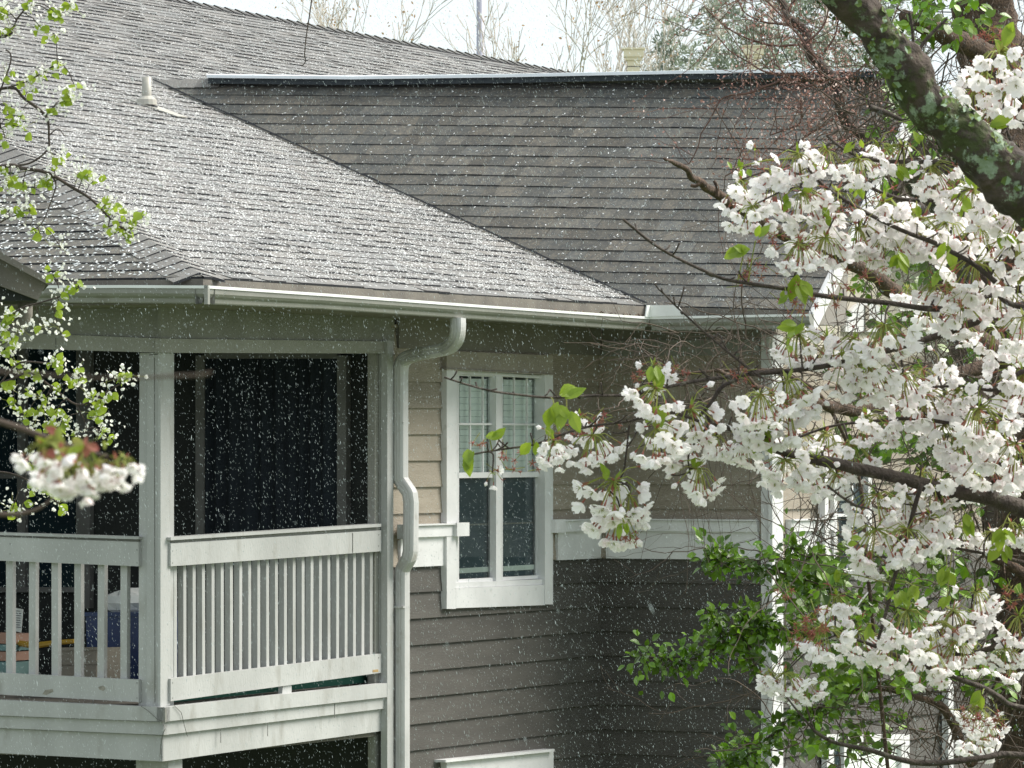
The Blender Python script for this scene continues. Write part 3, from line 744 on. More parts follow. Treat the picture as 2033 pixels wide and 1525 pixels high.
# deck bands
def two(name, L, Rr, off, th, m='white'):
    mb = MB()
    slab(mb, WL, L, off, th, m); slab(mb, WW, Rr, off, th, m); return mb.build(name, bal)
# left polys end at corner px, computed so the two faces meet
def cornerpx(off):
    P = A + (nW + nF) * off; return pxat(P)
c1, c2, c3 = cornerpx(.055), cornerpx(.035), cornerpx(.012)
two('deck_band', [(-500, 1367), (c1, 1404.5), (c1, 1433), (-500, 1402)], [(c1 , 1404.5), (770, 1356), (770, 1384), (c1, 1433)], .0, .055)
two('deck_band', [(-500, 1402.5), (c2, 1433.5), (c2, 1459.5), (-500, 1424)], [(c2, 1433.5), (770, 1384.5), (770, 1406), (c2, 1459.5)], .0, .035)
two('deck_band', [(-500, 1424.5), (c3, 1460), (c3, 1512), (-500, 1470)], [(c3, 1460), (763, 1407), (760, 1451), (c3, 1512)], .0, .012)
mb = MB(); cpt = A + (nW + nF) * .05
mb.box(flat(cpt, zpx(1419, A.y)), nW * .007, nF * .007, UP * .04, 'greytrim'); mb.build('corner_strip', bal)
# floor, ceiling, inner walls
zfl = zpx(1398, A.y); fl = MB(); Bi = B; Li = vline(B, nF, -700); Lo = vline(A, nF, -700)
inn = -(nW + nF) * .02
fl.prism([flat(A + inn, zfl - .32), flat(B - nW * .02, zfl - .32), flat(Li, zfl - .32), flat(Lo - nF * .02, zfl - .32)], UP * .31, 'dkwood'); fl.build('deck_floor', bal)
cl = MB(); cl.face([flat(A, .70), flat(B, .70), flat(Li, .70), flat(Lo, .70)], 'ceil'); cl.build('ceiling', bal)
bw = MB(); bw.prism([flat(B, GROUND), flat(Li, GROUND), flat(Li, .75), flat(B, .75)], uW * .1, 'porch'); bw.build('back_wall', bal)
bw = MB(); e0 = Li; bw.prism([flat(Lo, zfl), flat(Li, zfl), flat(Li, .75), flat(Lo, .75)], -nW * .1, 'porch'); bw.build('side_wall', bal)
# lower storey: side wall closure and posts
mb = MB(); slab(mb, WL, [(270, 1506), (334, 1509), (334, 1900), (270, 1900)], -.30, .16, 'white'); mb.build('lower_post', bal)
mb = MB(); slab(mb, WW, [(745, 1450), (768.5, 1448), (768.5, 1900), (745, 1900)], -.07, .05, 'greytrim'); mb.build('lower_post', bal)
mb = MB(); slab(mb, WW, [(339, 1365), (757, 1330), (757, 1352), (339, 1395)], -.12, .02, 'green'); mb.build('deck_mat', bal)
mb = MB(); slab(mb, WW, [(562, 1360), (579, 1358), (579, 1377), (560, 1379)], -.02, .03, 'white'); mb.build('rail_block', bal)
mb = MB()
for pl_, x_, y0, y1, off in ((WW, 438, 1447, 1475, .0352), (WW, 531, 1435, 1462, .0352), (WW, 664, 1397, 1425, .0352), (WL, 184, 1390, 1401, .036), (WL, 110, 671, 690, .036), (WL, 321, 673, 700, .036), (WW, 700, 1107 - 49, 1097, .023)):
    slab(mb, pl_, [(x_, y0), (x_ + 1.2, y0), (x_ + 1.2, y1), (x_, y1)], off, .0015, 'wire')
for (x_, y_) in ((272, 1092), (272, 1118), (272, 1356), (272, 1386), (20, 1080), (20, 1100)): slab(mb, WL, [(x_ - 1, y_ - 1), (x_ + .8, y_ - 1), (x_ + .8, y_ + 1), (x_ - 1, y_ + 1)], .0225, .001, 'wire')
for (x_, y_) in ((343, 1094), (343, 1118), (343, 1356), (343, 1386), (752, 1062), (752, 1084), (752, 1306)): slab(mb, WW, [(x_ - .6, y_ - 1), (x_ + .5, y_ - 1), (x_ + .5, y_ + 1), (x_ - .6, y_ + 1)], .0225, .001, 'wire')
slab(mb, WL, [(307, 710), (308, 1395), (306.8, 1395), (305.8, 710)], .0005, .001, 'wire'); slab(mb, WL, [(296, 704), (318, 702), (318, 703.5), (296, 706)], .0005, .001, 'wire')
slab(mb, WL, [(84, 1378), (90, 1370), (104, 1368), (106, 1373), (92, 1380)], .0222, .001, 'marks_and_debris2'); slab(mb, WL, [(195, 1364), (204, 1361), (211, 1366), (205, 1372), (197, 1369)], .0222, .001, 'marks_and_debris2')
slab(mb, WW, [(740, 1330), (752, 1329), (752, 1334), (740, 1335)], .0222, .001, 'yellow2')
mb.build('marks_and_debris', bal)  # board joints, nail heads
# door and frames on the house wall seen through the balcony
dr = empty('sliding_door', WI.hit(530, 1340), house)
mb = MB(); slab(mb, WI, [(388, 706), (405, 706), (404, 1345), (388, 1345)], .0, .06, 'inner'); slab(mb, WI, [(669, 706), (687, 706), (687, 1345), (669, 1345)], .0, .06, 'inner'); slab(mb, WI, [(405, 700), (669, 700), (669, 712), (405, 712)], .0, .05, 'inner'); mb.build('frame', dr)
mb = MB(); P0_, P1_ = WI.hit(405, 900, .03), WI.hit(669, 900, .03); za_, zb_ = WI.hit(530, 712).z, WI.hit(530, 1345).z
for i in range(120):
    def cp_(k): t = k / 120; return P0_.lerp(P1_, t) + nF * (.022 * math.sin(t * 62 + 1.5 * math.sin(t * 9)) * (.6 + .4 * math.sin(t * 17)))
    a_, b_ = cp_(i), cp_(i + 1); mb.face([flat(a_, zb_), flat(b_, zb_), flat(b_, za_), flat(a_, za_)], 'curtain')
mb.build('curtain', dr)
dw = empty('window', WI.hit(120, 1180), house)
mb = MB()
for q in ([(34, 690), (50, 690), (50, 1166), (34, 1166)], [(151, 690), (178, 690), (178, 1208), (151, 1208)], [(-60, 940), (150, 940), (150, 950), (-60, 950)], [(-60, 1166), (150, 1166), (150, 1176), (-60, 1176)]): slab(mb, WI, q, .0, .05, 'inner')
mb.build('frame', dw)
mb = MB(); slab(mb, WI, [(-60, 690), (150, 690), (150, 1166), (-60, 1166)], .002, .012, 'dglass2'); mb.build('pane', dw)
# things standing on the balcony
def onplane(d): return Plane(A - nF * d, nF)
ip = onplane(.55); ip2 = onplane(1.1)
sb = empty('storage_bin', ip2.hit(225, 1380), label='blue plastic storage bin full of bags behind the balcony balusters', category='bin')
mb = MB(); p4 = [ip2.hit(x, y) for x, y in ((170, 1222), (290, 1222), (284, 1390), (176, 1390))]
mb.prism(p4, nF * -.4, 'blue'); mb.build('bin_body', sb)
mb = MB(); mb.prism([ip2.hit(x, y, .01) for x, y in ((167, 1216), (293, 1216), (293, 1224), (167, 1224))], nF * -.42, 'blue'); mb.build('lid', sb)
bag = MB(); ce = ip2.hit(225, 1208) - nF * .2
vs = []; fs = []
for i in range(7):
    for j in range(12):
        a1 = i / 6 * math.pi; a2 = j / 12 * 2 * math.pi
        q = Vector((math.sin(a1) * math.cos(a2), math.sin(a1) * math.sin(a2), math.cos(a1))); k_ = 1 + .3 * noise.noise(q * 2.2)
        vs.append(ce + Vector((q.x * .17, q.y * .14, q.z * .085 + .03)) * k_)
for i in range(6):
    for j in range(12): fs.append((i * 12 + j, i * 12 + (j + 1) % 12, (i + 1) * 12 + (j + 1) % 12, (i + 1) * 12 + j))
bag.poly(vs, fs, 'paper'); bag.build('plastic_bag', label='crumpled white bag lying on the blue storage bin', category='bag')
bx = empty('crate', ip.hit(155, 1350), label='beige plastic crate on the balcony floor beside the blue bin', category='crate')
mb = MB(); mb.prism([ip.hit(x, y) for x, y in ((120, 1290), (192, 1288), (190, 1352), (122, 1352))], nF * -.3, 'beige'); mb.build('crate_body', bx)
mb = MB()
for yy_ in (1286, 1314): mb.prism([ip.hit(x, y, .01) for x, y in ((117, yy_), (195, yy_ - 1), (195, yy_ + 5), (117, yy_ + 6))], nF * -.02, 'beige')
mb.build('rim', bx)
mb = MB(); mb.tube([ip.hit(-40, 1266, -.05), ip.hit(30, 1276, -.05), ip.hit(70, 1282, -.05), ip.hit(110, 1276, -.05), ip.hit(148, 1273, -.05)], [.016, .018, .02, .016, .014], 'yellow', 8)
mb.build('handle', label='yellow plastic handle lying above the beige crate on the balcony', category='handle')
tw = empty('towel_stack', ip.hit(5, 1340), label='stack of folded peach and teal cloths at the left edge of the balcony', category='towels')
for i_, (y0, y1, m_) in enumerate(((1258, 1278, 'peach'), (1278.5, 1292, 'teal'), (1292.5, 1312, 'peach'), (1312.5, 1345, 'teal'))):
    mb = MB(); mb.prism([ip.hit(x, y) for x, y in ((-60, y0), (27 + i_ % 2 * 3, y0 + 2), (29, y1), (-60, y1))], nF * -.25, m_); mb.build('folded_cloth', tw)
nt_ = empty('notice', ip.hit(38, 1250), label='white printed sheet hanging between the left balcony balusters', category='paper')
mb = MB(); mb.prism([ip.hit(x, y) for x, y in ((30, 1207), (46, 1210), (42, 1256), (30, 1253))], nF * -.003, 'paper'); mb.build('sheet', nt_)
mb = MB()
for k in range(8):
    y0 = 1212 + k * 4.6; mb.prism([ip.hit(x, y, .002) for x, y in ((32, y0), (32 + rdm.uniform(7, 11), y0 + 1), (42.5 - rdm.uniform(0, 3), y0 + 2.2), (32, y0 + 1.6))], nF * .001, 'ink')
mb.build('print', nt_)
mb = MB()
mb.tube([WL.hit(280, 1402, .07), WL.hit(295, 1412, .065), WL.hit(312, 1428, .07), WL.hit(323, 1432, .07), WL.hit(325, 1440, .07), WW.hit(328, 1447, .07), WL.hit(323, 1458, .06), WL.hit(319, 1480, .04), WL.hit(317, 1512, .03)], .0022, 'wire', 5)
mb.tube([WW.hit(345, 1400, .06), WW.hit(360, 1415, .065), WW.hit(366, 1440, .06), WW.hit(372, 1462, .05)], .0018, 'wire', 5)
mb.build('cable', label='thin dark cable hanging over the balcony deck corner', category='cable')

# ---------- corner of the neighbouring roof at the left edge
nb = empty('neighbour_roof', at(-60, 640, 24), label='dark weathered roof corner with gutter jutting in at the left edge', category='roof')
NP = Plane((0, 24, 0), (0.12, -1, 0)); mb = MB()
slab(mb, NP, [(-500, 180), (-20, 488), (102, 556), (97, 566), (-20, 503), (-500, 200)], -.9, 1.0, 'dkwood'); mb.build('roof_edge', nb)
mb = MB(); slab(mb, NP, [(-500, 205), (-20, 504), (92, 565), (75, 596), (-20, 560), (-500, 300)], -.02, .05, 'dkwood'); slab(mb, NP, [(-500, 300), (-20, 560), (75, 590), (75, 597), (-500, 597)], -.6, .58, 'porch'); mb.build('gutter', nb)
mb = MB(); mb.tube([at(50, 598, 24), at(50, 625, 24), at(44, 642, 24), at(28, 655, 24), at(0, 672, 24), at(-80, 710, 24)], .036, 'dkwood', 10); mb.build('downspout', nb, True)


# ================================================================== VEGETATION
rg = random.Random(11)
def smooth(pts, n=5):
    """Catmull-Rom through points (Vector), returns denser list"""
    pts = [Vector(p) for p in pts]; out = []
    for i in range(len(pts) - 1):
        p0 = pts[max(i - 1, 0)]; p1 = pts[i]; p2 = pts[i + 1]; p3 = pts[min(i + 2, len(pts) - 1)]
        for k in range(n):
            t = k / n
            out.append(.5 * ((2 * p1) + (p2 - p0) * t + (2 * p0 - 5 * p1 + 4 * p2 - p3) * t * t + (3 * p1 - p0 - 3 * p2 + p3) * t ** 3))
    out.append(pts[-1]); return out
def limb(mb, pix, Y, m, n=8, wob=.12, sub=5, jit=.006, dY=0):
    """pix = list of (px, py, diameter_px); Y depth (start, end) in metres"""
    Y0, Y1 = Y if hasattr(Y, '__len__') else (Y, Y)
    N = len(pix); P = []; Rr = []
    for i, (x, y, d) in enumerate(pix):
        yy = lerp(Y0, Y1, i / (N - 1)); P.append(at(x, y, yy)); Rr.append(d / 2 / F * yy)
    Q = smooth(P, sub); RR = []
    for i in range(N - 1):
        for k in range(sub): RR.append(lerp(Rr[i], Rr[i + 1], k / sub))
    RR.append(Rr[-1])
    for i, q in enumerate(Q):
        s_ = RR[i] * 1.2 + jit * .4
        Q[i] = q + Vector((noise.noise(q * 9), noise.noise(q * 9 + Vector((5, 1, 2))), noise.noise(q * 9 + Vector((9, 4, 7))))) * min(jit, s_)
    mb.tube(Q, RR, m, n, wob=wob)
    return Q

# ---- cherry flower parts
def petal(mb, base, d, nrm, L, Wd, m, curl=.25):
    d = d.normalized(); sd = nrm.cross(d).normalized(); up = nrm
    a = base; b1 = base + d * L * .45 + sd * Wd * .42 + up * L * .06; b2 = base + d * L * .45 - sd * Wd * .42 + up * L * .06
    c1_ = base + d * L * .82 + sd * Wd * .5 + up * L * curl; c2_ = base + d * L * .82 - sd * Wd * .5 + up * L * curl
    t1 = base + d * L * 1.0 + sd * Wd * .2 + up * L * curl * 1.4; t2 = base + d * L * 1.0 - sd * Wd * .2 + up * L * curl * 1.4; nt2 = base + d * L * .9 + up * L * curl * 1.1; mid = base + d * L * .5 - up * L * .03
    mb.poly([a, b1, mid, b2, c1_, t1, nt2, t2, c2_], [(0, 1, 2), (0, 2, 3), (1, 4, 5, 6, 2), (2, 6, 7, 8, 3)], m)
def flower(mb, c, axis, r, rd, m='petal', openness=1.0):
    axis = axis.normalized(); x = axis.cross(Vector((rd.uniform(-1, 1), rd.uniform(-1, 1), rd.uniform(-1, 1)))).normalized(); y = axis.cross(x)
    a0 = rd.uniform(0, 6.28)
    for k in range(5):
        an = a0 + k * 1.2566 + rd.uniform(-.12, .12); d = x * math.cos(an) + y * math.sin(an)
        dd = (d * openness + axis * (1.05 - openness + rd.uniform(0, .25))).normalized(); nr = (axis - dd * axis.dot(dd)).normalized()
        petal(mb, c, dd, nr, r * rd.uniform(.88, 1.1), r * rd.uniform(.8, 1.0), m, rd.uniform(-.1, .35))
    if m == 'petal':
        for k in range(5):
            d = (axis * 1.0 + x * rd.uniform(-.5, .5) + y * rd.uniform(-.5, .5)).normalized()
            mb.tube([c, c + d * r * .5], [.0005, .0004], 'stalk', 3, caps=False)
def cluster_mesh(seed, n=13, R_=.045, fr_=.0170, drop=.88, buds=2):
    rd = random.Random(seed); mb = MB(); o = Vector((0, 0, 0))
    for k in range(n):
        an = rd.uniform(0, 6.28); el = rd.uniform(-1.35, -.1) if rd.random() < drop else rd.uniform(-.3, .9)
        d = Vector((math.cos(an) * math.cos(el), math.sin(an) * math.cos(el), math.sin(el)))
        L = R_ * rd.uniform(.65, 1.05); e = d * L + Vector((0, 0, -.006))
        mid = d * L * .5 + Vector((0, 0, .005))
        mb.tube([o, mid, e], [.0012, .0010, .0011], 'stalk', 3, caps=False)
        dd = (d + Vector((0, 0, -.55)) + Vector((rd.uniform(-.35, .35), rd.uniform(-.35, .35), 0))).normalized()
        mb.tube([e - dd * .004, e + dd * .003, e + dd * .006], [.0009, .0016, .0018], 'calyx', 5)
        if rd.random() < buds / n:
            mb.tube([e + dd * .004, e + dd * .011, e + dd * .017], [.003, .0055, .001], 'petal', 6)
        elif rd.random() < .1:   # petals gone: red stars
            for q in range(5):
                a2 = q * 1.2566; x = dd.cross(UP + Vector((.1, .2, 0))).normalized(); y = dd.cross(x); t = x * math.cos(a2) + y * math.sin(a2)
                mb.face([e + dd * .006, e + dd * .007 + t * .006 + y * .001, e + dd * .009 + t * .010, e + dd * .007 + t * .006 - y * .001], 'calyx')
        else: flower(mb, e + dd * .006, dd, fr_, rd, openness=rd.uniform(.45, 1.0))
    for k in range(9):       # bud scales and tiny leaves
        d = Vector((rd.uniform(-1, 1), rd.uniform(-1, 1), rd.uniform(-.5, 1))).normalized(); s_ = d.cross(UP).normalized() * .003
        mb.face([o, o + d * .010 + s_, o + d * rd.uniform(.014, .026), o + d * .010 - s_], rd.choice(('calyx', 'stalk', 'leaf')))
    return mb
def leaf(mb, base, d, nr, L, Wd, m, tone=1.0, droop=.15, fold=.12):
    d = d.normalized(); sd = d.cross(nr).normalized(); nr = sd.cross(d).normalized()
    sec = [(0, .04), (.2, .34), (.45, .5), (.7, .38), (.9, .14), (1.0, 0.0)]
    vs = []
    for t, w_ in sec:
        c = base + d * L * t - nr * L * droop * t * t
        vs += [c + sd * Wd * w_ + nr * Wd * fold * w_ * 2, c, c - sd * Wd * w_ + nr * Wd * fold * w_ * 2]
    fs = []
    for i in range(len(sec) - 1):
        a = i * 3; fs += [(a, a + 1, a + 4, a + 3), (a + 1, a + 2, a + 5, a + 4)]
    mb.poly(vs, fs, m, tone)
def rvec(rd, z0=-1, z1=1): return Vector((rd.uniform(-1, 1), rd.uniform(-1, 1), rd.uniform(z0, z1))).normalized()

# ---- the cherry tree: trunk out of frame on the right, limbs reaching in
cherry = empty('cherry_tree', (1.55, 9.0, GROUND), label='flowering cherry tree with white blossom clusters and lichen covered limb on the right', category='tree')
mb = MB(); tk = [at(3000, 6500, 9.2), at(2900, 4200, 9.2), at(2750, 2400, 9.1), at(2600, 1500, 8.9), at(2500, 1100, 8.65), at(2410, 780, 8.4), at(2320, 632, 8.25)]
mb.tube(smooth(tk, 8), [.20 - .0029 * i for i in range(49)], 'bark', 14, wob=.12); mb.build('trunk', cherry, True)
mb = MB(); limb(mb, [(2330, 640, 128), (2200, 520, 120), (2090, 428, 110), (1990, 338, 104), (1900, 262, 98), (1840, 200, 88), (1785, 125, 80), (1730, 58, 76), (1680, 0, 74), (1630, -60, 72), (1560, -150, 66)], (8.25, 8.0), 'lichen', n=72, wob=.34, sub=34, jit=.012)
lo_ = mb.build('lichen_limb', cherry, True, label='thick dark limb covered with green lichen')
# lichen tufts on the limb
mb = MB(); rd = random.Random(31)
axis_ = smooth([at(x, y, lerp(8.22, 8.02, i / 8)) for i, (x, y) in enumerate([(2200, 520), (2090, 420), (1990, 335), (1900, 262), (1840, 205), (1785, 130), (1730, 62), (1680, 5), (1630, -60)])], 12)
for k in range(520):
    i = rd.randrange(len(axis_) - 1); p = axis_[i].lerp(axis_[i + 1], rd.random()); dl = (axis_[i + 1] - axis_[i]).normalized()
    an = rd.uniform(0, 6.28); x = dl.cross(Vector((0, 1, 0))).normalized(); y = dl.cross(x); q = x * math.cos(an) + y * math.sin(an)
    if noise.noise(p * 22 + q * .8) < -.02: continue
    rr = .0400 * lerp(1.12, .80, i / len(axis_)); c = p + q * rr; t1 = dl; t2 = q.cross(dl)
    sc = rd.uniform(.003, .0085)
    ring = [c + (t1 * math.cos(a * 1.05) + t2 * math.sin(a * 1.05)) * sc * rd.uniform(.6, 1.2) + q * rd.uniform(.001, .005) for a in range(6)]
    for a in range(6): mb.face([c + q * .0015, ring[a], ring[(a + 1) % 6]], rd.choice(('lich1', 'lich1', 'lich2', 'lich3')))
mb.build('lichen', cherry, kind='stuff')
BR = [
 ([(2450, 1120, 46), (2200, 1065, 40), (2033, 1012, 34), (1950, 990, 31), (1850, 968, 28), (1770, 947, 26), (1700, 932, 24), (1635, 915, 22), (1580, 902, 18), (1531, 891, 15), (1490, 868, 12), (1440, 848, 9), (1408, 839, 7)], (9.0, 8.6)),
 ([(2300, 560, 30), (2120, 600, 20), (2033, 572, 16), (1954, 586, 12), (1862, 612, 12), (1765, 601, 11), (1690, 594, 10), (1606, 586, 9), (1549, 576, 8), (1500, 568, 7.5), (1444, 557, 7), (1400, 538, 6.5), (1336, 505, 6), (1285, 475, 6), (1237, 437, 5.5)], (8.8, 8.4)),
 ([(2300, 640, 34), (2100, 600, 22), (2000, 620, 18), (1906, 651, 16), (1805, 684, 14), (1720, 708, 12), (1639, 729, 11), (1570, 739, 10), (1502, 743, 10), (1440, 750, 8.5), (1390, 756, 8), (1336, 767, 7), (1250, 784, 6), (1170, 789, 5.5), (1080, 786, 5), (985, 777, 4.5), (930, 765, 4), (885, 748, 3.5)], (8.9, 8.3)),
 ([(1462, 752, 8), (1430, 770, 8), (1408, 800, 7), (1386, 826, 7), (1372, 850, 5)], 8.55),
 ([(1502, 743, 6), (1455, 705, 5), (1408, 666, 4.5), (1370, 632, 4), (1336, 601, 3.5), (1318, 583, 3)], 8.55),
 ([(1386, 838, 6), (1330, 820, 5), (1290, 826, 5), (1240, 838, 5), (1180, 846, 5), (1122, 860, 5), (1060, 882, 4.5), (1000, 893, 4), (955, 900, 3.5), (930, 905, 3)], 8.5),
 ([(1980, 330, 14), (1913, 325, 10), (1805, 324, 9), (1740, 318, 8), (1682, 299, 6), (1640, 270, 5)], 8.6),
 ([(2100, 620, 14), (2000, 600, 11), (1960, 560, 11), (1884, 497, 10), (1787, 454, 9), (1697, 411, 8), (1624, 360, 7), (1585, 306, 6)], 8.7),
 ([(1590, 370, 6), (1588, 340, 5), (1583, 305, 4)], 8.65),
 ([(1885, 497, 9), (1930, 520, 10), (1975, 560, 12)], 8.6),
 ([(2300, 1560, 20), (2033, 1501, 14), (1949, 1503, 13), (1870, 1514, 12), (1805, 1510, 12), (1740, 1496, 11), (1679, 1481, 9), (1640, 1466, 8), (1614, 1452, 7)], (9.2, 8.8)),
 ([(2300, 1440, 18), (2033, 1405, 12), (1985, 1387, 11), (1940, 1362, 11), (1891, 1344, 10), (1805, 1311, 9), (1718, 1272, 7), (1660, 1262, 5)], (9.2, 8.8)),
 ([(1830, 965, 10), (1800, 1060, 9), (1775, 1150, 8), (1765, 1200, 7), (1742, 1268, 6)], 8.8),
 ([(2300, 1240, 22), (2033, 1268, 15), (1967, 1290, 12), (1930, 1298, 9), (1880, 1300, 6)], 9.0),
 ([(1850, 960, 8), (1880, 1000, 7), (1950, 970, 8), (2040, 935, 9), (2150, 900, 12)], 8.9),
 ([(1995, 340, 8), (2010, 290, 7), (1995, 240, 6), (1990, 180, 5), (1968, 120, 4)], 8.5),
 ([(1815, 110, 8), (1812, 60, 7), (1805, 20, 6)], 8.55), ([(1822, 108, 9), (1845, 75, 8), (1880, 38, 6)], 8.5),
 ([(1790, 240, 7), (1760, 225, 12), (1730, 215, 14)], 8.45), ([(1900, 400, 10), (1850, 400, 9), (1780, 395, 8), (1700, 350, 6), (1640, 320, 5)], 8.8),
 ([(2150, 760, 18), (2040, 735, 11), (1980, 770, 8), (1920, 765, 6), (1850, 770, 5)], 8.9),
 ([(2150, 880, 14), (2033, 850, 9), (1990, 830, 7), (1940, 815, 5)], 8.7), ([(1700, 1005, 6), (1670, 985, 5), (1640, 960, 4)], 8.7),
 ([(2200, 1180, 14), (2033, 1120, 9), (1980, 1105, 7), (1890, 1090, 6), (1830, 1085, 4)], 9.0),
 ([(1560, 880, 5), (1640, 850, 6), (1740, 838, 7), (1850, 835, 8), (1960, 850, 10)], 8.9),
 ([(1408, 838, 5), (1370, 900, 4), (1372, 945, 3)], 8.55), ([(1250, 845, 4), (1235, 940, 4), (1205, 975, 3)], 8.5),
]
brQ = []
for i, (pix, Y) in enumerate(BR):
    mb = MB(); q = limb(mb, pix, Y, 'bark', n=9, wob=.14, jit=.006, sub=6)
    # small spurs and nodes
    rd = random.Random(i)
    for k in range(len(q)):
        if rd.random() < .30:
            d = rvec(rd, -.2, 1); L = rd.uniform(.008, .035); mb.tube([q[k], q[k] + d * L * .6, q[k] + d * L + UP * .004], [.0016, .0013, .0016], 'bark', 5)
    mb.build('branch', cherry, True); brQ.append(q)
# cluster sites (px, py, size factor)
CL = [(1502, 300, .3), (1470, 375, 1), (1530, 372, 1.05), (1590, 400, 1.05), (1490, 425, .9), (1585, 320, .9), (1640, 315, .9), (1665, 400, 1.1), (1620, 450, 1.0), (1700, 330, .8), (1745, 300, .8), (1790, 305, .9), (1850, 345, .9), (1700, 470, 1), (1640, 490, 1), (1590, 500, .9), (1750, 420, 1.1), (1815, 450, 1.1), (1760, 480, .9), (1870, 400, 1.1), (1930, 395, 1.1), (1985, 410, 1.1), (2030, 440, 1.1), (1880, 460, 1.1), (1945, 470, 1.1), (1960, 160, 1), (1990, 120, 1), (1930, 195, .9), (2020, 180, 1.1), (1965, 230, .8), (2020, 500, 1.1),
 (1940, 540, 1.1), (1890, 585, 1.1), (1980, 590, 1.1), (2025, 570, 1.1), (1910, 630, 1.0), (1980, 670, 1.1), (2030, 650, 1.1), (1850, 580, .8),
 (1590, 680, 1.0), (1640, 690, 1.0), (1760, 665, 1.1), (1700, 690, .95), (1680, 735, 1.1), (1730, 740, 1), (1560, 775, 1.1), (1505, 800, 1), (1560, 820, 1), (1590, 790, .9), (1790, 760, 1), (1840, 800, 1.1), (1870, 745, .8), (1900, 790, .8), (1940, 830, 1.1), (2000, 800, 1.1), (2030, 760, 1.1), (1980, 860, 1.1), (1760, 845, .8), (1720, 840, .8),
 (1870, 860, .9), (1900, 900, 1.1), (1960, 930, 1.1), (2020, 900, 1.1), (1580, 880, 1.1), (1640, 880, 1.1), (1690, 900, 1.0), (1620, 930, 1.0), (1560, 930, 1.0), (1660, 955, .8), (1510, 850, .9), (1480, 885, .8),
 (1300, 740, .75), (1305, 785, .9), (1370, 830, 1.0), (1300, 870, 1.0), (1345, 880, .9), (1420, 880, .8), (1180, 880, .95), (1150, 840, .7), (1095, 890, .75), (975, 945, .35), (1385, 945, .9), (1220, 975, 1.1), (1230, 1035, 1.0), (1250, 1000, .9),
 (1740, 1000, 1), (1800, 1000, 1.05), (1850, 975, 1), (1740, 1070, 1.1), (1800, 1070, 1.1), (1850, 1045, 1), (1730, 1120, .8), (1900, 1060, .8), (1970, 1070, .8), (2025, 1060, .7),
 (1660, 1200, .95), (1640, 1265, 1), (1700, 1270, .9), (1800, 1230, 1), (1850, 1255, 1.1), (1890, 1230, 1.0), (1770, 1290, 1), (1850, 1310, 1), (1900, 1290, .9), (1940, 1190, .9), (1920, 1250, .6), (2020, 1240, .9), (1560, 1350, .8), (1530, 1345, .6), (1595, 1370, .7), (1940, 1420, .8), (1955, 1450, .5), (2000, 1300, .7)]
protos = [cluster_mesh(100 + i, n=[19, 21, 16, 24, 15, 19][i], R_=[.042, .048, .044, .05, .036, .046][i]).mesh('blossom_cluster') for i in range(6)]
sparse = cluster_mesh(300, n=4, R_=.03, buds=1).mesh('blossom_cluster')
rd = random.Random(21)
def dist2(a, px, py):
    x = CX + a.x / a.y * F; y = HY - a.z / a.y * F; return (x - px) ** 2 + (y - py) ** 2
stem = MB(); others = MB(); nparts = 0
allq = [p for q in brQ for p in q]
order = sorted(CL, key=lambda t: -t[2])
for i, (x, y, s_) in enumerate(order):
    ax, ay = x + rd.uniform(-5, 5), y - 18 * s_
    b = min(allq, key=lambda q: dist2(q, ax, ay)); dd = math.sqrt(dist2(b, ax, ay))
    Y = b.y + rd.uniform(-.06, .06)
    if min(dist2(q, ax, ay) for q in axis_) < 95 ** 2: Y = 8.6
    P = at(ax, ay, Y)
    if 12 < dd < 160: stem.tube(smooth([b, b.lerp(P, .5) + Vector((rd.uniform(-.01, .01), 0, rd.uniform(0, .012))), P], 4), [.0022, .002, .0018, .0018, .0016, .0015, .0015, .0014, .0014], 'bark', 5)
    me = sparse if s_ < .5 else protos[rd.randrange(6)]
    if nparts < 96:
        o = bpy.data.objects.new('blossom_cluster', me); COL.objects.link(o); o.parent = cherry; nparts += 1
        o.location = P - Vector(cherry['_w']); o.rotation_euler = (rd.uniform(-.3, .3), rd.uniform(-.3, .3), rd.uniform(0, 6.28)); k_ = (max(s_, .7) + .02) * rd.uniform(.92, 1.08); o.scale = (k_, k_, k_)
    else:
        rm_ = Matrix.Translation(P) @ Matrix.Rotation(rd.uniform(0, 6.28), 4, 'Z') @ Matrix.Scale(max(s_, .6), 4)
        b0_ = len(others.v); others.v.extend([rm_ @ v.co for v in me.vertices])
        for pg_ in me.polygons: others.f.append(tuple(b0_ + v for v in pg_.vertices)); others.m.append(others.mi(me.materials[pg_.material_index].name and [k for k in M if M[k] == me.materials[pg_.material_index]][0])); others.t.append(1.0)
# extra loose blossoms thickening the masses on the right
for k in range(34):
    cx_, cy_, s_ = rd.choice([c for c in CL if c[0] > 1800 and c[1] > 380]); x = cx_ + rd.gauss(0, 34); y = cy_ + rd.gauss(0, 22)
    me = protos[rd.randrange(6)]; Y = 9.0 + rd.uniform(-.1, .5)
    rm_ = Matrix.Translation(at(x, y, Y)) @ Matrix.Rotation(rd.uniform(0, 6.28), 4, 'Z') @ Matrix.Scale(rd.uniform(.5, .9), 4)
    b0_ = len(others.v); others.v.extend([rm_ @ v.co for v in me.vertices]); keys = [[k2 for k2 in M if M[k2] == mm][0] for mm in me.materials]
    for pg_ in me.polygons: others.f.append(tuple(b0_ + v for v in pg_.vertices)); others.m.append(others.mi(keys[pg_.material_index])); others.t.append(1.0)
others.build('blossom', cherry, kind='stuff')
stem.build('spurs', cherry, True, kind='stuff')
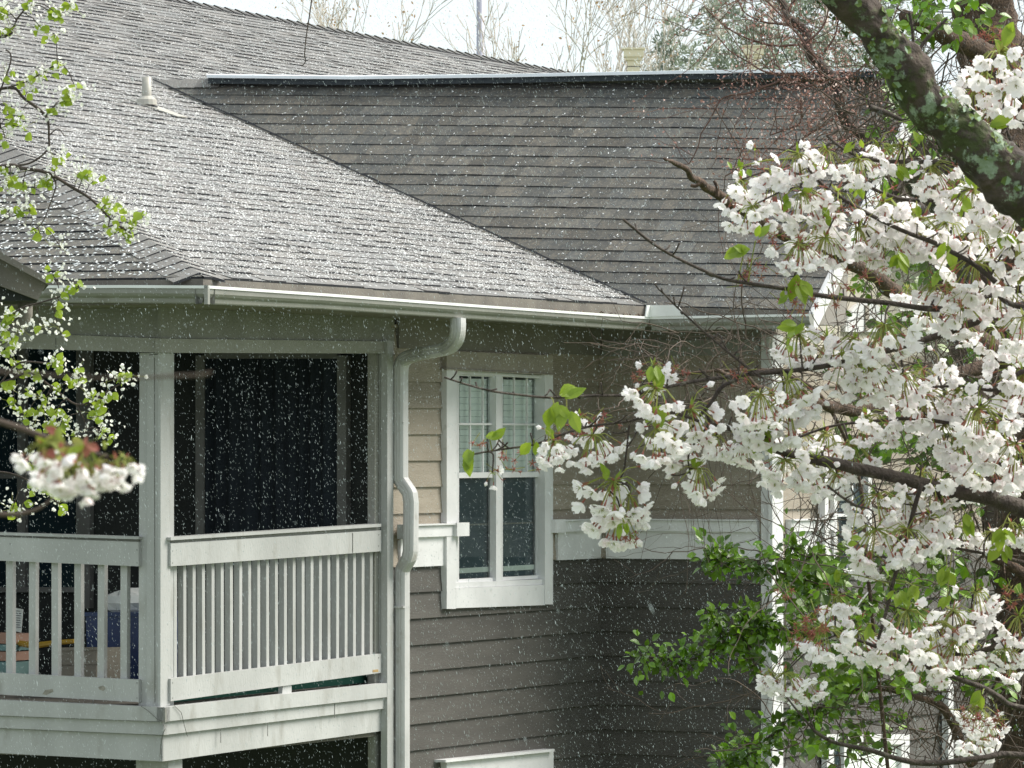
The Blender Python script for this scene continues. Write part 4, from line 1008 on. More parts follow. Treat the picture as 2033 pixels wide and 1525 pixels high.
# leaves of the cherry
LF = [(1785, 350, 2, 55, 'd'), (1640, 340, 2, 45, 'l'), (1460, 345, 2, 26, 'u'), (1605, 370, 2, 40, 'd'), (1560, 400, 3, 35, 'd'), (1820, 425, 2, 40, 'd'), (1900, 400, 4, 50, 'd'), (1935, 345, 3, 45, 'd'), (1480, 505, 4, 45, 'l'), (1500, 490, 2, 34, 'u'), (1585, 565, 4, 48, 'd'), (1560, 590, 3, 30, 'd'), (1700, 290, 2, 30, 'd'), (1980, 95, 2, 60, 'd'), (2015, 60, 2, 55, 'd'), (1960, 260, 2, 50, 'r'), (1590, 660, 4, 40, 'l'), (1560, 690, 2, 30, 'd'), (1300, 745, 5, 48, 'd'), (1310, 825, 4, 46, 'd'), (1120, 795, 3, 50, 'r'), (1100, 815, 5, 50, 'd'), (1125, 830, 3, 46, 'd'), (1085, 860, 2, 30, 'd'), (970, 880, 2, 36, 'r'), (935, 910, 5, 42, 'd'), (1060, 885, 2, 38, 'd'), (1520, 870, 4, 44, 'd'), (1500, 890, 3, 34, 'd'), (1390, 925, 2, 24, 'd'), (1700, 700, 3, 32, 'd'), (1780, 520, 4, 45, 'd'), (1860, 560, 3, 40, 'd'), (1880, 500, 3, 40, 'd'), (1210, 960, 3, 26, 'u'), (1240, 1050, 4, 30, 'd'), (1690, 1090, 2, 36, 'r'), (1920, 1040, 4, 50, 'd'), (1990, 1060, 4, 42, 'd'), (1780, 1190, 3, 36, 'd'), (1820, 1180, 4, 36, 'd'), (1950, 1390, 4, 40, 'd'), (1870, 1040, 2, 40, 'u'), (1990, 1100, 3, 45, 'd'), (1700, 380, 3, 32, 'd'), (1960, 310, 3, 40, 'd'), (1530, 870, 3, 36, 'u'), (1830, 290, 2, 30, 'u'), (1880, 1140, 4, 40, 'd'), (2000, 470, 3, 40, 'd'), (1660, 1150, 3, 30, 'd'), (1720, 1250, 3, 34, 'd'), (1880, 1200, 3, 30, 'd'), (1640, 430, 3, 30, 'd'), (1480, 340, 2, 30, 'd')]
lv = MB()
for (x, y, n_, L, dr_) in LF:
    b = min(allq, key=lambda q: dist2(q, x, y - 12)); Y = b.y - .03; base = at(x, y - 12, Y)
    if math.sqrt(dist2(b, x, y - 12)) < 130: lv.tube([b, b.lerp(base, .6) + UP * .004, base], .0011, 'stalk', 4)
    dv_ = {'d': Vector((0, 0, -1)), 'u': Vector((0, 0, 1)), 'l': Vector((-1, 0, -.2)), 'r': Vector((1, 0, .1))}[dr_]
    for k in range(n_):
        d = (dv_ + rvec(rd) * .75).normalized(); nr = (Vector((rd.uniform(-.5, .5), -1, rd.uniform(0, .8)))).normalized()
        Lm = L / F * Y * rd.uniform(.65, 1.1); leaf(lv, base + rvec(rd) * .008, d, nr, Lm, Lm * rd.uniform(.45, .6), 'leaf', rd.uniform(.8, 1.1), droop=rd.uniform(0, .3))
lv.build('leaves', cherry, kind='stuff')
# reddish spent calyx stars hanging at cluster edges
st = MB()
for (x, y, n_, r_) in [(1010, 920, 12, 38), (1130, 860, 5, 20), (940, 880, 3, 10), (1270, 745, 4, 12), (1500, 540, 14, 30), (1585, 600, 14, 30), (1480, 740, 8, 30), (1160, 830, 5, 20), (1200, 840, 5, 16), (1620, 1245, 18, 30), (1590, 1260, 14, 24), (1260, 1065, 8, 20), (1990, 90, 12, 30), (1960, 60, 8, 20), (1880, 590, 8, 30), (1560, 1180, 4, 20), (1930, 1420, 16, 24), (1985, 1430, 10, 20), (1650, 590, 8, 30), (1730, 545, 10, 40), (2010, 1180, 12, 26), (1340, 745, 6, 20), (1590, 480, 10, 24), (1700, 430, 10, 40), (1540, 470, 8, 20)]:
    for k in range(n_):
        P = at(x + rd.gauss(0, r_ * .6), y + rd.gauss(0, r_ * .5), 8.55); d = rvec(rd, -1, .2)
        st.tube([P - d * .022, P], [.0007, .0007], 'stalk', 3, caps=False); st.tube([P, P + d * .005], [.0012, .002], 'calyx', 4)
        for q in range(5):
            x_ = d.cross(Vector((.3, .2, .9))).normalized(); y_ = d.cross(x_); a2 = q * 1.2566; t = x_ * math.cos(a2) + y_ * math.sin(a2)
            st.face([P + d * .004, P + d * .005 + t * .004 + d.cross(t) * .0012, P + d * .006 + t * .0085, P + d * .005 + t * .004 - d.cross(t) * .0012], 'calyx')
st.build('spent_flowers', cherry, kind='stuff')

# ---- dead brown limb crossing behind the cherry (part of the ivy covered tree)
ivy = empty('ivy_covered_tree', (at(2080, 1500, 19).x, 19, GROUND), label='dark tree trunk wrapped in evergreen ivy and bare vines at the right edge', category='tree')
mb = MB(); tp = [at(2110, 4000, 19), at(2100, 2500, 19), at(2075, 1525, 19), at(2060, 1200, 19), at(2050, 900, 19), at(2030, 600, 19), at(1990, 300, 19), at(1960, 60, 19), at(1940, -150, 19), at(1930, -500, 19)]
Q = smooth(tp, 10); mb.tube(Q, [.20 - .0012 * i for i in range(len(Q))], 'vinebark', 22, wob=.3); mb.build('trunk', ivy, True)
for pix, Y in [([(2100, 800, 70), (1960, 690, 44), (1877, 637, 36), (1805, 597, 34), (1740, 555, 32), (1690, 522, 30), (1650, 498, 27), (1600, 480, 24), (1530, 450, 22), (1444, 402, 19), (1390, 360, 17), (1355, 330, 11), (1322, 317, 5)], (17, 15)),
               ([(2100, 700, 40), (1980, 720, 30), (1860, 760, 24), (1760, 806, 26), (1700, 812, 24), (1620, 800, 20), (1540, 785, 14), (1480, 750, 10), (1420, 735, 7)], (18.5, 17)),
               ([(2040, 230, 60), (1990, 130, 50), (1930, 100, 46), (1870, 60, 38), (1800, 30, 26)], (18.8, 18)),
               ([(1930, 1520, 24), (1880, 1420, 18), (1820, 1380, 12), (1700, 1370, 8), (1620, 1420, 6)], (18.8, 18.5)),
               ([(2040, 1150, 26), (1950, 1090, 16), (1850, 1060, 12), (1760, 1080, 8), (1700, 1130, 6)], (18.8, 18.5))]:
    mb = MB(); limb(mb, pix, Y, 'vinebark', n=14, wob=.28, sub=8, jit=.02); mb.build('branch', ivy, True)
mb = MB(); limb(mb, [(1425, 392, 9), (1425, 372, 8), (1418, 358, 6)], 15.4, 'vinebark'); mb.build('branch_stub', ivy, True); mb = MB(); limb(mb, [(1395, 362, 8), (1380, 370, 8), (1370, 368, 7)], 15.2, 'vinebark'); mb.build('branch_stub', ivy, True)
def wander(mb, p, d, L, r, m, rd, step=.035, curv=.35, grav=0, n=4, taper=.6, kids=0, depth=0):
    pts = [p.copy()]; k = max(3, int(L / step))
    for i in range(k):
        d = (d + rvec(rd) * curv + UP * grav).normalized(); p = p + d * step; pts.append(p.copy())
    mb.tube(pts, [r * (1 - taper * i / len(pts)) for i in range(len(pts))], m, n, caps=False)
    if kids and depth < 2:
        for j in range(kids):
            q = pts[rd.randrange(1, len(pts))]; wander(mb, q, (d + rvec(rd) * 1.2).normalized(), L * rd.uniform(.25, .55), r * .6, m, rd, step, curv, grav, 3, taper, kids, depth + 1)
    return pts
tg = MB()
def tangle(x0, x1, y0, y1, n_, Y, L=(.3, 1.1), r=.0028, dirn=None, m='twig', kids=2, curv=.3, grav=0):
    for k in range(n_):
        P = at(rd.uniform(x0, x1), rd.uniform(y0, y1), rd.uniform(*Y))
        d = (dirn + rvec(rd) * .5).normalized() if dirn else rvec(rd)
        wander(tg, P, d, rd.uniform(*L), r * rd.uniform(.5, 1.3), m, rd, curv=curv, kids=kids, grav=grav)
tangle(1650, 2050, 620, 800, 60, (17.5, 19), kids=2)
tangle(1800, 2050, 700, 900, 50, (18, 19.3), kids=2)
tangle(1600, 2050, 900, 1100, 55, (18, 19.5)); tangle(1560, 2050, 1100, 1525, 95, (18, 19.5))
tangle(1850, 2060, 1000, 1600, 70, (18.6, 19.2), dirn=Vector((0, 0, 1)), m='vinebark', curv=.18, kids=0)
tangle(1860, 2060, -40, 200, 45, (18.4, 19.2), dirn=Vector((-.3, 0, -1)), curv=.2)
tangle(1700, 2040, -40, 380, 60, (18, 20), kids=2); tangle(1690, 1830, 170, 420, 60, (19, 21), kids=2, L=(.2, .7), r=.004); tangle(1480, 1700, 690, 820, 22, (17, 18), L=(.2, .7))
tg.build('vines', ivy, kind='stuff')
# hanging bare vines in front of the wall
_ = 0
bv = empty('bare_vine', (at(1400, 780, 18).x, 18, GROUND), label='leafless brown vines hanging in a tangle before the front wall', category='vine')
tg = MB(); rd = random.Random(77)
for k in range(26):
    x = rd.choice((1340, 1375, 1400, 1430, 1470)) + rd.gauss(0, 14); P = at(x, rd.uniform(720, 860), rd.uniform(17.2, 18))
    wander(tg, P, Vector((rd.uniform(-.2, .2), 0, -1)), rd.uniform(.3, .62), .0016, 'twig', rd, curv=.16, grav=-.06, kids=1, step=.03)
tangle(1300, 1560, 660, 780, 34, (17, 18), L=(.15, .6), r=.0026); tangle(1300, 1450, 740, 800, 18, (17, 18), L=(.15, .4), r=.004)
tangle(1480, 1650, 940, 1180, 20, (17.5, 18.5), L=(.3, .9), r=.0022, curv=.22)
tangle(1560, 1900, 1390, 1525, 40, (18, 19), L=(.3, .9), r=.0024, curv=.22)
vst = [at(1900, 6000, 18.6), at(1860, 3000, 18.3), at(1800, 1900, 18.2), at(1760, 1500, 18.2), at(1722, 1130, 18), at(1705, 950, 18), at(1640, 800, 17.8), at(1560, 745, 17.6), at(1450, 735, 17.5), at(1340, 745, 17.5)]
tg.build('hanging_stems', bv, kind='stuff')
mb = MB(); Q = smooth(vst, 8); mb.tube(Q, [.009 - .00005 * i for i in range(len(Q))], 'vinebark', 8, wob=.2); mb.build('stem', bv, True)
# ivy leaves
def ivymass(mb, cx_, cy_, rx, ry, n_, Y, size=22, yj=.5, rd=rd):
    for k in range(n_):
        x = cx_ + rd.gauss(0, rx * .5); y = cy_ + rd.gauss(0, ry * .5); yy_ = Y + rd.uniform(-yj, yj); P = at(x, y, yy_)
        if noise.noise(Vector((x * .022, y * .022, 3))) < -.12: continue
        d = (Vector((rd.uniform(-1, 1), rd.uniform(-.6, .6), rd.uniform(-.9, .9)))).normalized(); nr = Vector((rd.uniform(-.6, .6), -.6, rd.uniform(.2, 1.2))).normalized()
        L = size / F * yy_ * rd.uniform(.7, 1.35); t = rd.choice((.55, .8, 1.0, 1.2, 1.9 if rd.random() < .5 else 1.4)); leaf(mb, P, d, nr, L, L * rd.uniform(.55, .8), 'ivy', (t, t * rd.uniform(.9, 1.05), t * .9), fold=rd.uniform(0, .25))
def spray(path, n_, Y, spread=16, size=20):
    """a side shoot with its own stem and leaves, one mesh of leaves + one stem"""
    s_ = MB(); pts = smooth([at(x, y, Y) for x, y in path], 6); s_.tube(pts, .0035, 'twig', 5); s_.build('shoot', ivy, True)
    f_ = MB()
    for k in range(int(n_ * 1.35)):
        q = pts[min(int(rd.random() * len(pts)), len(pts) - 1)]; P = q + rvec(rd) * abs(rd.gauss(0, spread)) / F * Y * .95
        d = (P - q + rvec(rd) * .02 + UP * -.004).normalized(); nr = Vector((rd.uniform(-.7, .7), -.6, rd.uniform(.1, 1.2))).normalized(); L = size / F * Y * rd.uniform(.5, 1.0)
        t = rd.choice((.5, .75, 1.0, 1.3, 2.0 if rd.random() < .6 else 1.5)); leaf(f_, P, d, nr, L, L * rd.uniform(.55, .75), 'ivy', t, fold=rd.uniform(0, .25))
        if k % 3 == 0: f_.tube([q, P], .0015, 'twig', 3, caps=False)
    f_.build('leaves', ivy)
spray([(1720, 1200), (1640, 1165), (1560, 1140), (1490, 1120), (1430, 1105), (1412, 1108)], 300, 18.0, 26, 24)
spray([(1640, 1100), (1600, 1105), (1570, 1085), (1575, 1090)], 80, 18.0, 24, 24)
spray([(1700, 1230), (1600, 1250), (1530, 1245), (1470, 1255), (1400, 1300), (1340, 1312), (1272, 1300)], 460, 17.9, 30, 24)
spray([(1440, 1280), (1425, 1240), (1415, 1215)], 90, 17.9, 18, 22); spray([(1530, 1240), (1500, 1225), (1465, 1218)], 110, 17.9, 24, 24)
spray([(1480, 1260), (1490, 1300), (1500, 1325)], 80, 17.9, 22, 22)
spray([(1640, 1400), (1580, 1420), (1530, 1460), (1480, 1500), (1465, 1530)], 260, 18.2, 34, 26); spray([(1500, 1480), (1470, 1500), (1440, 1520)], 80, 18.1, 24, 24)
for a in [(1740, 1340, 120, 70, 520, 18.4), (1820, 1300, 150, 70, 330, 18.7), (1640, 1140, 90, 60, 200, 18.3), (1840, 1150, 150, 70, 380, 18.7), (1770, 1180, 70, 60, 120, 18.5), (1760, 890, 90, 90, 260, 18.8), (1720, 760, 60, 60, 110, 18.8), (1800, 640, 90, 60, 130, 19.2), (1830, 520, 60, 60, 120, 19.2), (1860, 30, 110, 60, 300, 18.3), (1790, 20, 60, 30, 90, 18.3), (1930, 900, 140, 120, 260, 19.0), (1960, 1340, 90, 60, 140, 18.7), (1720, 1460, 90, 60, 90, 18.6), (1620, 1480, 40, 40, 80, 18.3), (1720, 540, 60, 60, 60, 19.2), (1960, 680, 100, 80, 120, 19.0), (1640, 1350, 60, 80, 140, 18.4), (1690, 1310, 60, 60, 100, 18.4), (1600, 1180, 50, 50, 90, 18.3), (1890, 780, 70, 50, 80, 18.9), (1800, 235, 80, 90, 170, 20), (1750, 340, 60, 70, 90, 20)]:
    mb = MB(); ivymass(mb, *a, size=23 if a[4] > 100 else 20); mb.build('foliage', ivy)

# ---- budding tree (pink brown buds) upper right
bt = empty('budding_tree', (at(2000, 700, 22).x, 22, GROUND), label='slender leaning tree with pinkish brown buds in front of the roof ridge', category='tree')
mb = MB(); limb(mb, [(2150, 4000, 90), (2120, 2400, 76), (2040, 1500, 60), (1960, 900, 46), (1860, 520, 34), (1780, 360, 28), (1707, 267, 24), (1679, 216, 26), (1653, 162, 27), (1624, 119, 22), (1603, 85, 20), (1581, 54, 18), (1545, 0, 14), (1510, -50, 10)], 21, 'bark', n=12, sub=8, jit=.05); mb.build('trunk', bt, True)
rd = random.Random(5); tg = MB(); ends = []
arcs = [[(1653, 162), (1560, 150), (1480, 120), (1420, 72)], [(1625, 119), (1560, 40), (1500, -20), (1440, -60)], [(1603, 85), (1540, 90), (1450, 60), (1400, 10)], [(1679, 216), (1620, 260), (1560, 300), (1490, 330), (1440, 350)], [(1707, 267), (1640, 290), (1560, 330), (1520, 340)], [(1653, 162), (1720, 130), (1760, 60), (1790, 0)], [(1624, 119), (1660, 60), (1665, 0)], [(1560, 150), (1500, 180), (1430, 200), (1370, 330)], [(1679, 216), (1740, 200), (1800, 190)], [(1603, 85), (1640, 40), (1640, -30)], [(1581, 54), (1500, 40), (1460, 0)], [(1590, 200), (1580, 250), (1530, 270)], [(1645, 150), (1590, 170), (1540, 130)], [(1690, 240), (1720, 260), (1790, 250)], [(1560, 30), (1600, -20), (1700, -30)]]
for a in arcs:
    n_ = len(a); q = limb(tg, [(x, y, lerp(5.5, 2.2, i / (n_ - 1))) for i, (x, y) in enumerate(a)], 21 + rd.uniform(-.3, .3), 'redtwig', n=5, sub=6, jit=.03, wob=0)
    for k in range(16):
        ends += wander(tg, q[rd.randrange(len(q))], (rvec(rd) + Vector((-.3, 0, .2))).normalized(), rd.uniform(.15, .55), .0022, 'redtwig', rd, curv=.28, n=3)
tg.build('twigs', bt, kind='stuff')
bd = MB()
def bud(mb, P, s_, rd, mm):
    d = rvec(rd) * s_; sd_ = d.cross(rvec(rd)).normalized() * s_ * .55
    mb.face([P - d, P + sd_, P + d, P - sd_], mm)
for k in range(3600):
    e = rd.choice(ends) if rd.random() < .6 else at(rd.gauss(1640, 55), rd.gauss(215, 80), 21 + rd.uniform(-.4, .4))
    bud(bd, e + rvec(rd) * rd.uniform(0, .07), rd.uniform(.004, .010), rd, rd.choice(('bud', 'bud', 'bud', 'bud', 'budlight')))
for k in range(500):
    bud(bd, at(rd.gauss(1500, 45), rd.gauss(310, 28), 21), rd.uniform(.003, .008), rd, 'bud')
bd.build('buds', bt, kind='stuff')

# ---- pear tree left : green leaves and small white flowers
pear = empty('pear_tree', (at(-600, 800, 15).x, 15, GROUND), label='pear tree with bright green leaves and tiny white flowers at the left', category='tree')
mb = MB(); mb.tube(smooth([at(-700, 5000, 15), at(-650, 2500, 15), at(-600, 1200, 15), at(-560, 500, 15), at(-500, -200, 15)], 6), [.12 - .002 * i for i in range(25)], 'bark', 12, wob=.1); mb.build('trunk', pear, True)
PB = [[(-560, 500, 26), (-200, 380, 16), (0, 333, 9), (45, 335, 8), (100, 345, 7), (145, 375, 6), (185, 400, 5), (230, 440, 4), (262, 462, 3)], [(-560, 400, 22), (-200, 250, 12), (0, 178, 6), (50, 198, 6), (90, 228, 6), (98, 270, 5), (95, 300, 4), (60, 325, 4), (0, 330, 5)], [(-560, 200, 20), (-200, 120, 10), (0, 78, 5), (25, 60, 4), (35, 40, 4), (55, 10, 3), (60, -30, 3)], [(0, 178, 4), (50, 165, 3), (100, 135, 3), (125, 130, 2)], [(-560, 900, 20), (-200, 800, 10), (0, 760, 6), (60, 740, 5), (110, 770, 5), (150, 800, 4), (190, 790, 4), (225, 770, 3), (255, 745, 3)],
      [(-560, 800, 16), (-100, 640, 8), (0, 650, 5), (30, 620, 4), (80, 600, 3), (130, 585, 3), (160, 570, 2)], [(-560, 1000, 16), (-100, 950, 8), (0, 935, 4), (50, 950, 4), (90, 980, 3), (120, 1000, 3)], [(0, 760, 4), (40, 720, 4), (100, 720, 3)], [(0, 440, 4), (20, 430, 3), (60, 420, 3)], [(0, 250, 4), (-5, 200, 4), (20, 120, 3), (10, 100, 3)], [(100, 345, 4), (112, 370, 3), (85, 440, 2), (60, 460, 2)], [(98, 270, 3), (115, 255, 2), (130, 270, 2)], [(150, 800, 3), (170, 850, 3), (150, 880, 2), (130, 900, 2)]]
pq = []
for pix in PB:
    mb = MB(); pq += limb(mb, pix, 15, 'bark', n=6, sub=5, jit=.012); mb.build('branch', pear, True)
pf = MB(); pl_ = MB()
PS = [(15, 30, 3), (60, 10, 4), (120, 30, 6), (105, 25, 4), (85, 60, 4), (110, 70, 2), (5, 70, 2), (20, 60, 3), (90, 145, 2), (120, 130, 4), (75, 150, 3), (40, 165, 3), (15, 150, 2), (135, 190, 6), (150, 175, 3), (130, 200, 4), (10, 210, 5), (20, 240, 6), (40, 235, 4), (10, 275, 3), (100, 225, 3), (60, 180, 3), (45, 255, 2), (120, 310, 3), (115, 325, 3), (170, 350, 5), (160, 345, 3), (185, 360, 2), (20, 350, 4), (45, 370, 3), (15, 370, 3), (90, 355, 2), (68, 375, 2), (215, 410, 4), (230, 420, 4), (255, 440, 3), (250, 465, 6), (280, 425, 5), (215, 450, 2), (240, 455, 3), (35, 420, 4), (15, 420, 2), (55, 415, 3), (80, 465, 4), (120, 490, 0), (105, 545, 3), (155, 570, 5), (120, 580, 2), (25, 620, 8), (10, 640, 5), (120, 610, 2), (20, 680, 5), (10, 700, 4), (45, 655, 1), (115, 650, 1), (80, 650, 1), (120, 725, 6), (110, 715, 3), (40, 740, 3), (145, 760, 4), (70, 745, 2), (60, 780, 3), (90, 790, 5), (75, 815, 5), (30, 800, 4), (15, 770, 3), (105, 770, 4), (110, 820, 4), (125, 840, 5), (95, 850, 3), (65, 850, 3), (50, 825, 3), (180, 790, 4), (200, 800, 3), (185, 830, 4), (215, 780, 3), (235, 750, 6), (250, 745, 6), (190, 820, 3), (150, 865, 2), (215, 870, 3), (205, 860, 2), (70, 930, 5), (60, 915, 3), (100, 985, 5), (115, 1000, 3), (25, 1010, 3), (70, 970, 4), (45, 1000, 2), (5, 20, 4), (140, 10, 4), (5, 340, 3), (100, 360, 3), (30, 720, 5), (0, 660, 6), (150, 740, 3)]
rd = random.Random(8)
for (x, y, n_) in PS:
    b = min(pq, key=lambda q: dist2(q, x, y)); P0_ = at(x, y, b.y)
    if dist2(b, x, y) < 80 ** 2: pf.tube([b, b.lerp(P0_, .5) + UP * .01, P0_], .0016, 'bark', 4)
    for k in range(n_):
        P = P0_ + rvec(rd) * rd.uniform(.0, .024); d = rvec(rd, -1, .4); nr = Vector((rd.uniform(-.7, .7), -1, rd.uniform(-.2, .6))).normalized(); L = rd.uniform(.021, .034)
        leaf(pl_, P, d, nr, L, L * rd.uniform(.75, .95), 'pearleaf', rd.uniform(.8, 1.1), fold=rd.uniform(0, .3))
    for k in range(rd.randrange(12, 24)):
        P = P0_ + Vector((rd.gauss(0, .022), rd.gauss(0, .02), rd.gauss(.004, .018))); d = rvec(rd)
        flower(pf, P, d, rd.uniform(.0045, .0075), rd, 'petal2')
        if k % 4 == 0: pf.tube([P0_, P], .0006, 'stalk', 3, caps=False)
pf.build('blossom', pear, kind='stuff'); pl_.build('leaves', pear, kind='stuff')

# ---- out-of-focus blossom spray near the camera, left
sp = empty('blossom_branch', at(-300, 760, 2.8), label='blurred branch with hanging white blossom bunches close to the camera', category='branch')
mb = MB(); limb(mb, [(-700, 600, 34), (-300, 740, 22), (0, 830, 13), (60, 850, 12), (110, 870, 10), (160, 890, 9), (215, 905, 7)], 2.8, 'twig', n=8); mb.build('twig', sp, True)
bun = [cluster_mesh(400 + i, n=12, R_=.032, fr_=.0145, drop=1, buds=0).mesh('blossom_cluster') for i in range(3)]
rd = random.Random(14)
for i, (x, y, s_) in enumerate([(85, 880, .75), (120, 905, .9), (165, 890, .9), (150, 925, .8), (190, 918, .75), (232, 915, .7), (250, 908, .5), (110, 885, .6)]):
    o = bpy.data.objects.new('blossom_cluster', bun[i % 3]); COL.objects.link(o); o.parent = sp; o.location = at(x, y, 2.8 + rd.uniform(-.03, .03)) - Vector(sp['_w']); o.rotation_euler = (0, 0, rd.uniform(0, 6)); o.scale = (s_ * .52,) * 3
mb = MB()
for k in range(22): leaf(mb, at(rd.uniform(80, 215), rd.uniform(858, 895), 2.78), rvec(rd), Vector((0, -1, .2)), .009, .005, rd.choice(('leaf', 'stalk', 'calyx')))
mb.build('leaves', sp)
mb = MB(); limb(mb, [(-500, 1020, 26), (-200, 1015, 18), (0, 1018, 11), (40, 1016, 9), (75, 1005, 7), (100, 985, 5)], 3.0, 'twig'); mb.build('twig', label='short blurred bare twig at the left edge beside the balcony rail', category='twig')
mb = MB(); limb(mb, [(-500, 700, 16), (-100, 735, 9), (150, 748, 4), (280, 747, 5), (330, 744, 7), (380, 743, 7), (405, 741, 8), (418, 736, 5)], 1.7, 'twig'); mb.build('twig', label='blurred brown twig in front of the balcony corner post', category='twig')
# thin twig hanging down in front of the upper roof
mb = MB(); limb(mb, [(640, -80, 3), (622, -20, 3), (617, 10, 3), (610, 60, 2.6), (606, 90, 2.6), (605, 110, 2.6), (607, 122, 2.4), (600, 132, 1.6)], 16, 'bark', n=5, jit=.004); mb.build('twig', label='thin dark twig hanging down before the upper roof slope', category='twig')

# ---- distant bare trees
def bare_tree(px, Y, top, spread, seed, label, lean=0, base_px=None, r0=.16, m='fartwig', leaves=160, lv=4):
    rd = random.Random(seed); X = (px - CX) / F * Y
    t = empty('bare_tree', (X, Y, GROUND), label=label, category='tree', group='bare trees beyond the roof')
    Htop = zpx(top, Y); z0 = zpx(300, Y)
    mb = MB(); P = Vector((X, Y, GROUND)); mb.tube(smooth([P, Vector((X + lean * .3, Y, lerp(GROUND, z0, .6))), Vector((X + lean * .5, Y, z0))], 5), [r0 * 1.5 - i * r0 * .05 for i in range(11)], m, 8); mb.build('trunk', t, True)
    cr = MB(); tips = []
    def grow(p, d, L, r, k):
        pts = [p.copy()]
        for i in range(5):
            d = (d + rvec(rd) * .16 + UP * .05).normalized(); p = p + d * L / 5; pts.append(p.copy())
        cr.tube(pts, [max(.010, r * .55 * (1 - .45 * i / 5)) for i in range(6)], m, 4 if k < 3 else 3, caps=False)
        if k >= lv: tips.extend(pts[2:]); return
        for j in range(rd.choice((1, 2, 2)) if k < lv - 1 else 2):
            q = pts[rd.randrange(2, 6)]; sd_ = rvec(rd); sd_.y *= .6
            grow(q, (d + sd_ * .75 + UP * .1).normalized(), L * rd.uniform(.6, .82), r * .55, k + 1)
        grow(pts[-1], d, L * .75, r * .55, k + 1)
    for j in range(3):
        grow(Vector((X + lean * .5, Y, z0 - rd.uniform(0, 1.5))), Vector((rd.uniform(-1, 1) * spread + lean * .15, rd.uniform(-.4, .4), 1)).normalized(), (Htop - z0) * .34, r0 * .5, 0)
    cr.build('crown', t)
    bd = MB()
    for k in range(leaves):
        bud(bd, rd.choice(tips) + rvec(rd) * .3, rd.uniform(.025, .06), rd, 'budfar')
    bd.build('new_leaves', t, kind='stuff')
    return t
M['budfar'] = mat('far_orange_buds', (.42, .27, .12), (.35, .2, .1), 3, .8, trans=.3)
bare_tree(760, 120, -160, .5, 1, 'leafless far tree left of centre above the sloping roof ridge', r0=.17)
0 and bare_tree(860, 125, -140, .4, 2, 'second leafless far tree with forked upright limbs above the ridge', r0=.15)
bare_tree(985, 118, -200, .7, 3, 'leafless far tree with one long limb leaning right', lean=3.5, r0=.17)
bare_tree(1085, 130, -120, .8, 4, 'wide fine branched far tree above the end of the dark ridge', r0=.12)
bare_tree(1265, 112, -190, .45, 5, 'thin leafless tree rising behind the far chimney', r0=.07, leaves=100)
0 and bare_tree(1345, 120, -60, .6, 6, 'leafless tree between the far chimney and the pines', r0=.11, leaves=600)
0 and bare_tree(600, 130, -120, .5, 8, 'faint leafless tree farthest left above the roof', r0=.10, leaves=500)
# ---- hazy pines
def pine(px, Y, top, hw, seed, label):
    rd = random.Random(seed); X = (px - CX) / F * Y; ht = zpx(top, Y); t = empty('pine_tree', (X, Y, GROUND), label=label, category='tree', group='hazy pines beyond the roof')
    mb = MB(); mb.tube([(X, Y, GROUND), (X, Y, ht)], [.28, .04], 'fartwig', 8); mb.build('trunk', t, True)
    br = MB(); nd = MB(); z = ht; W0 = hw / F * Y; zb = zpx(330, Y)
    while z > zb:
        fr_ = min(1, (ht - z) / (ht - zb) * 1.5 + .12)
        for j in range(3):
            an = rd.uniform(0, 6.28); d = Vector((math.cos(an), math.sin(an), rd.uniform(0, .35))); L = W0 * fr_ * rd.uniform(.5, 1.15)
            p0_ = Vector((X, Y, z)); pts = [p0_ + d * L * i / 4 + UP * (L * .12 * (i / 4) ** 2) for i in range(5)]
            br.tube(pts, [.05, .04, .03, .02, .012], 'fartwig', 4, caps=False)
            for q in range(int(9 * L) + 6):
                c = p0_ + d * L * rd.uniform(.35, 1.05) + Vector((rd.gauss(0, .22), rd.gauss(0, .22), rd.gauss(.1, .14))); tn = rd.uniform(.6, 1.35)
                for w_ in range(9):
                    e = rvec(rd, -.2, 1) * rd.uniform(.14, .30); s_ = e.cross(rvec(rd)).normalized() * .022
                    nd.face([c, c + e * .6 + s_, c + e, c + e * .6 - s_], 'pine', tn)
        z -= rd.uniform(.28, .5)
    br.build('crown', t); nd.build('foliage', t)
pine(1335, 115, 70, 38, 1, 'small pale pine just right of the far chimney')
pine(1425, 125, -60, 120, 2, 'tall hazy pine rising between the two far chimneys')
pine(1530, 118, -160, 130, 3, 'hazy green pine behind the right far chimney')
pine(1640, 122, -140, 120, 4, 'hazy pine behind the budding tree')
pine(1745, 112, -120, 110, 5, 'hazy pine behind the lichen covered limb')
# utility pole
mb = MB(); X = (954 - CX) / F * 170; mb.tube([(X, 170, GROUND), (X, 170, zpx(-200, 170))], [.17, .13], 'pole', 12); pz_ = zpx(-170, 170)
po = empty('utility_pole', (X, 170, GROUND), label='faint grey steel pole behind the bare trees', category='pole'); mb.build('shaft', po, True)
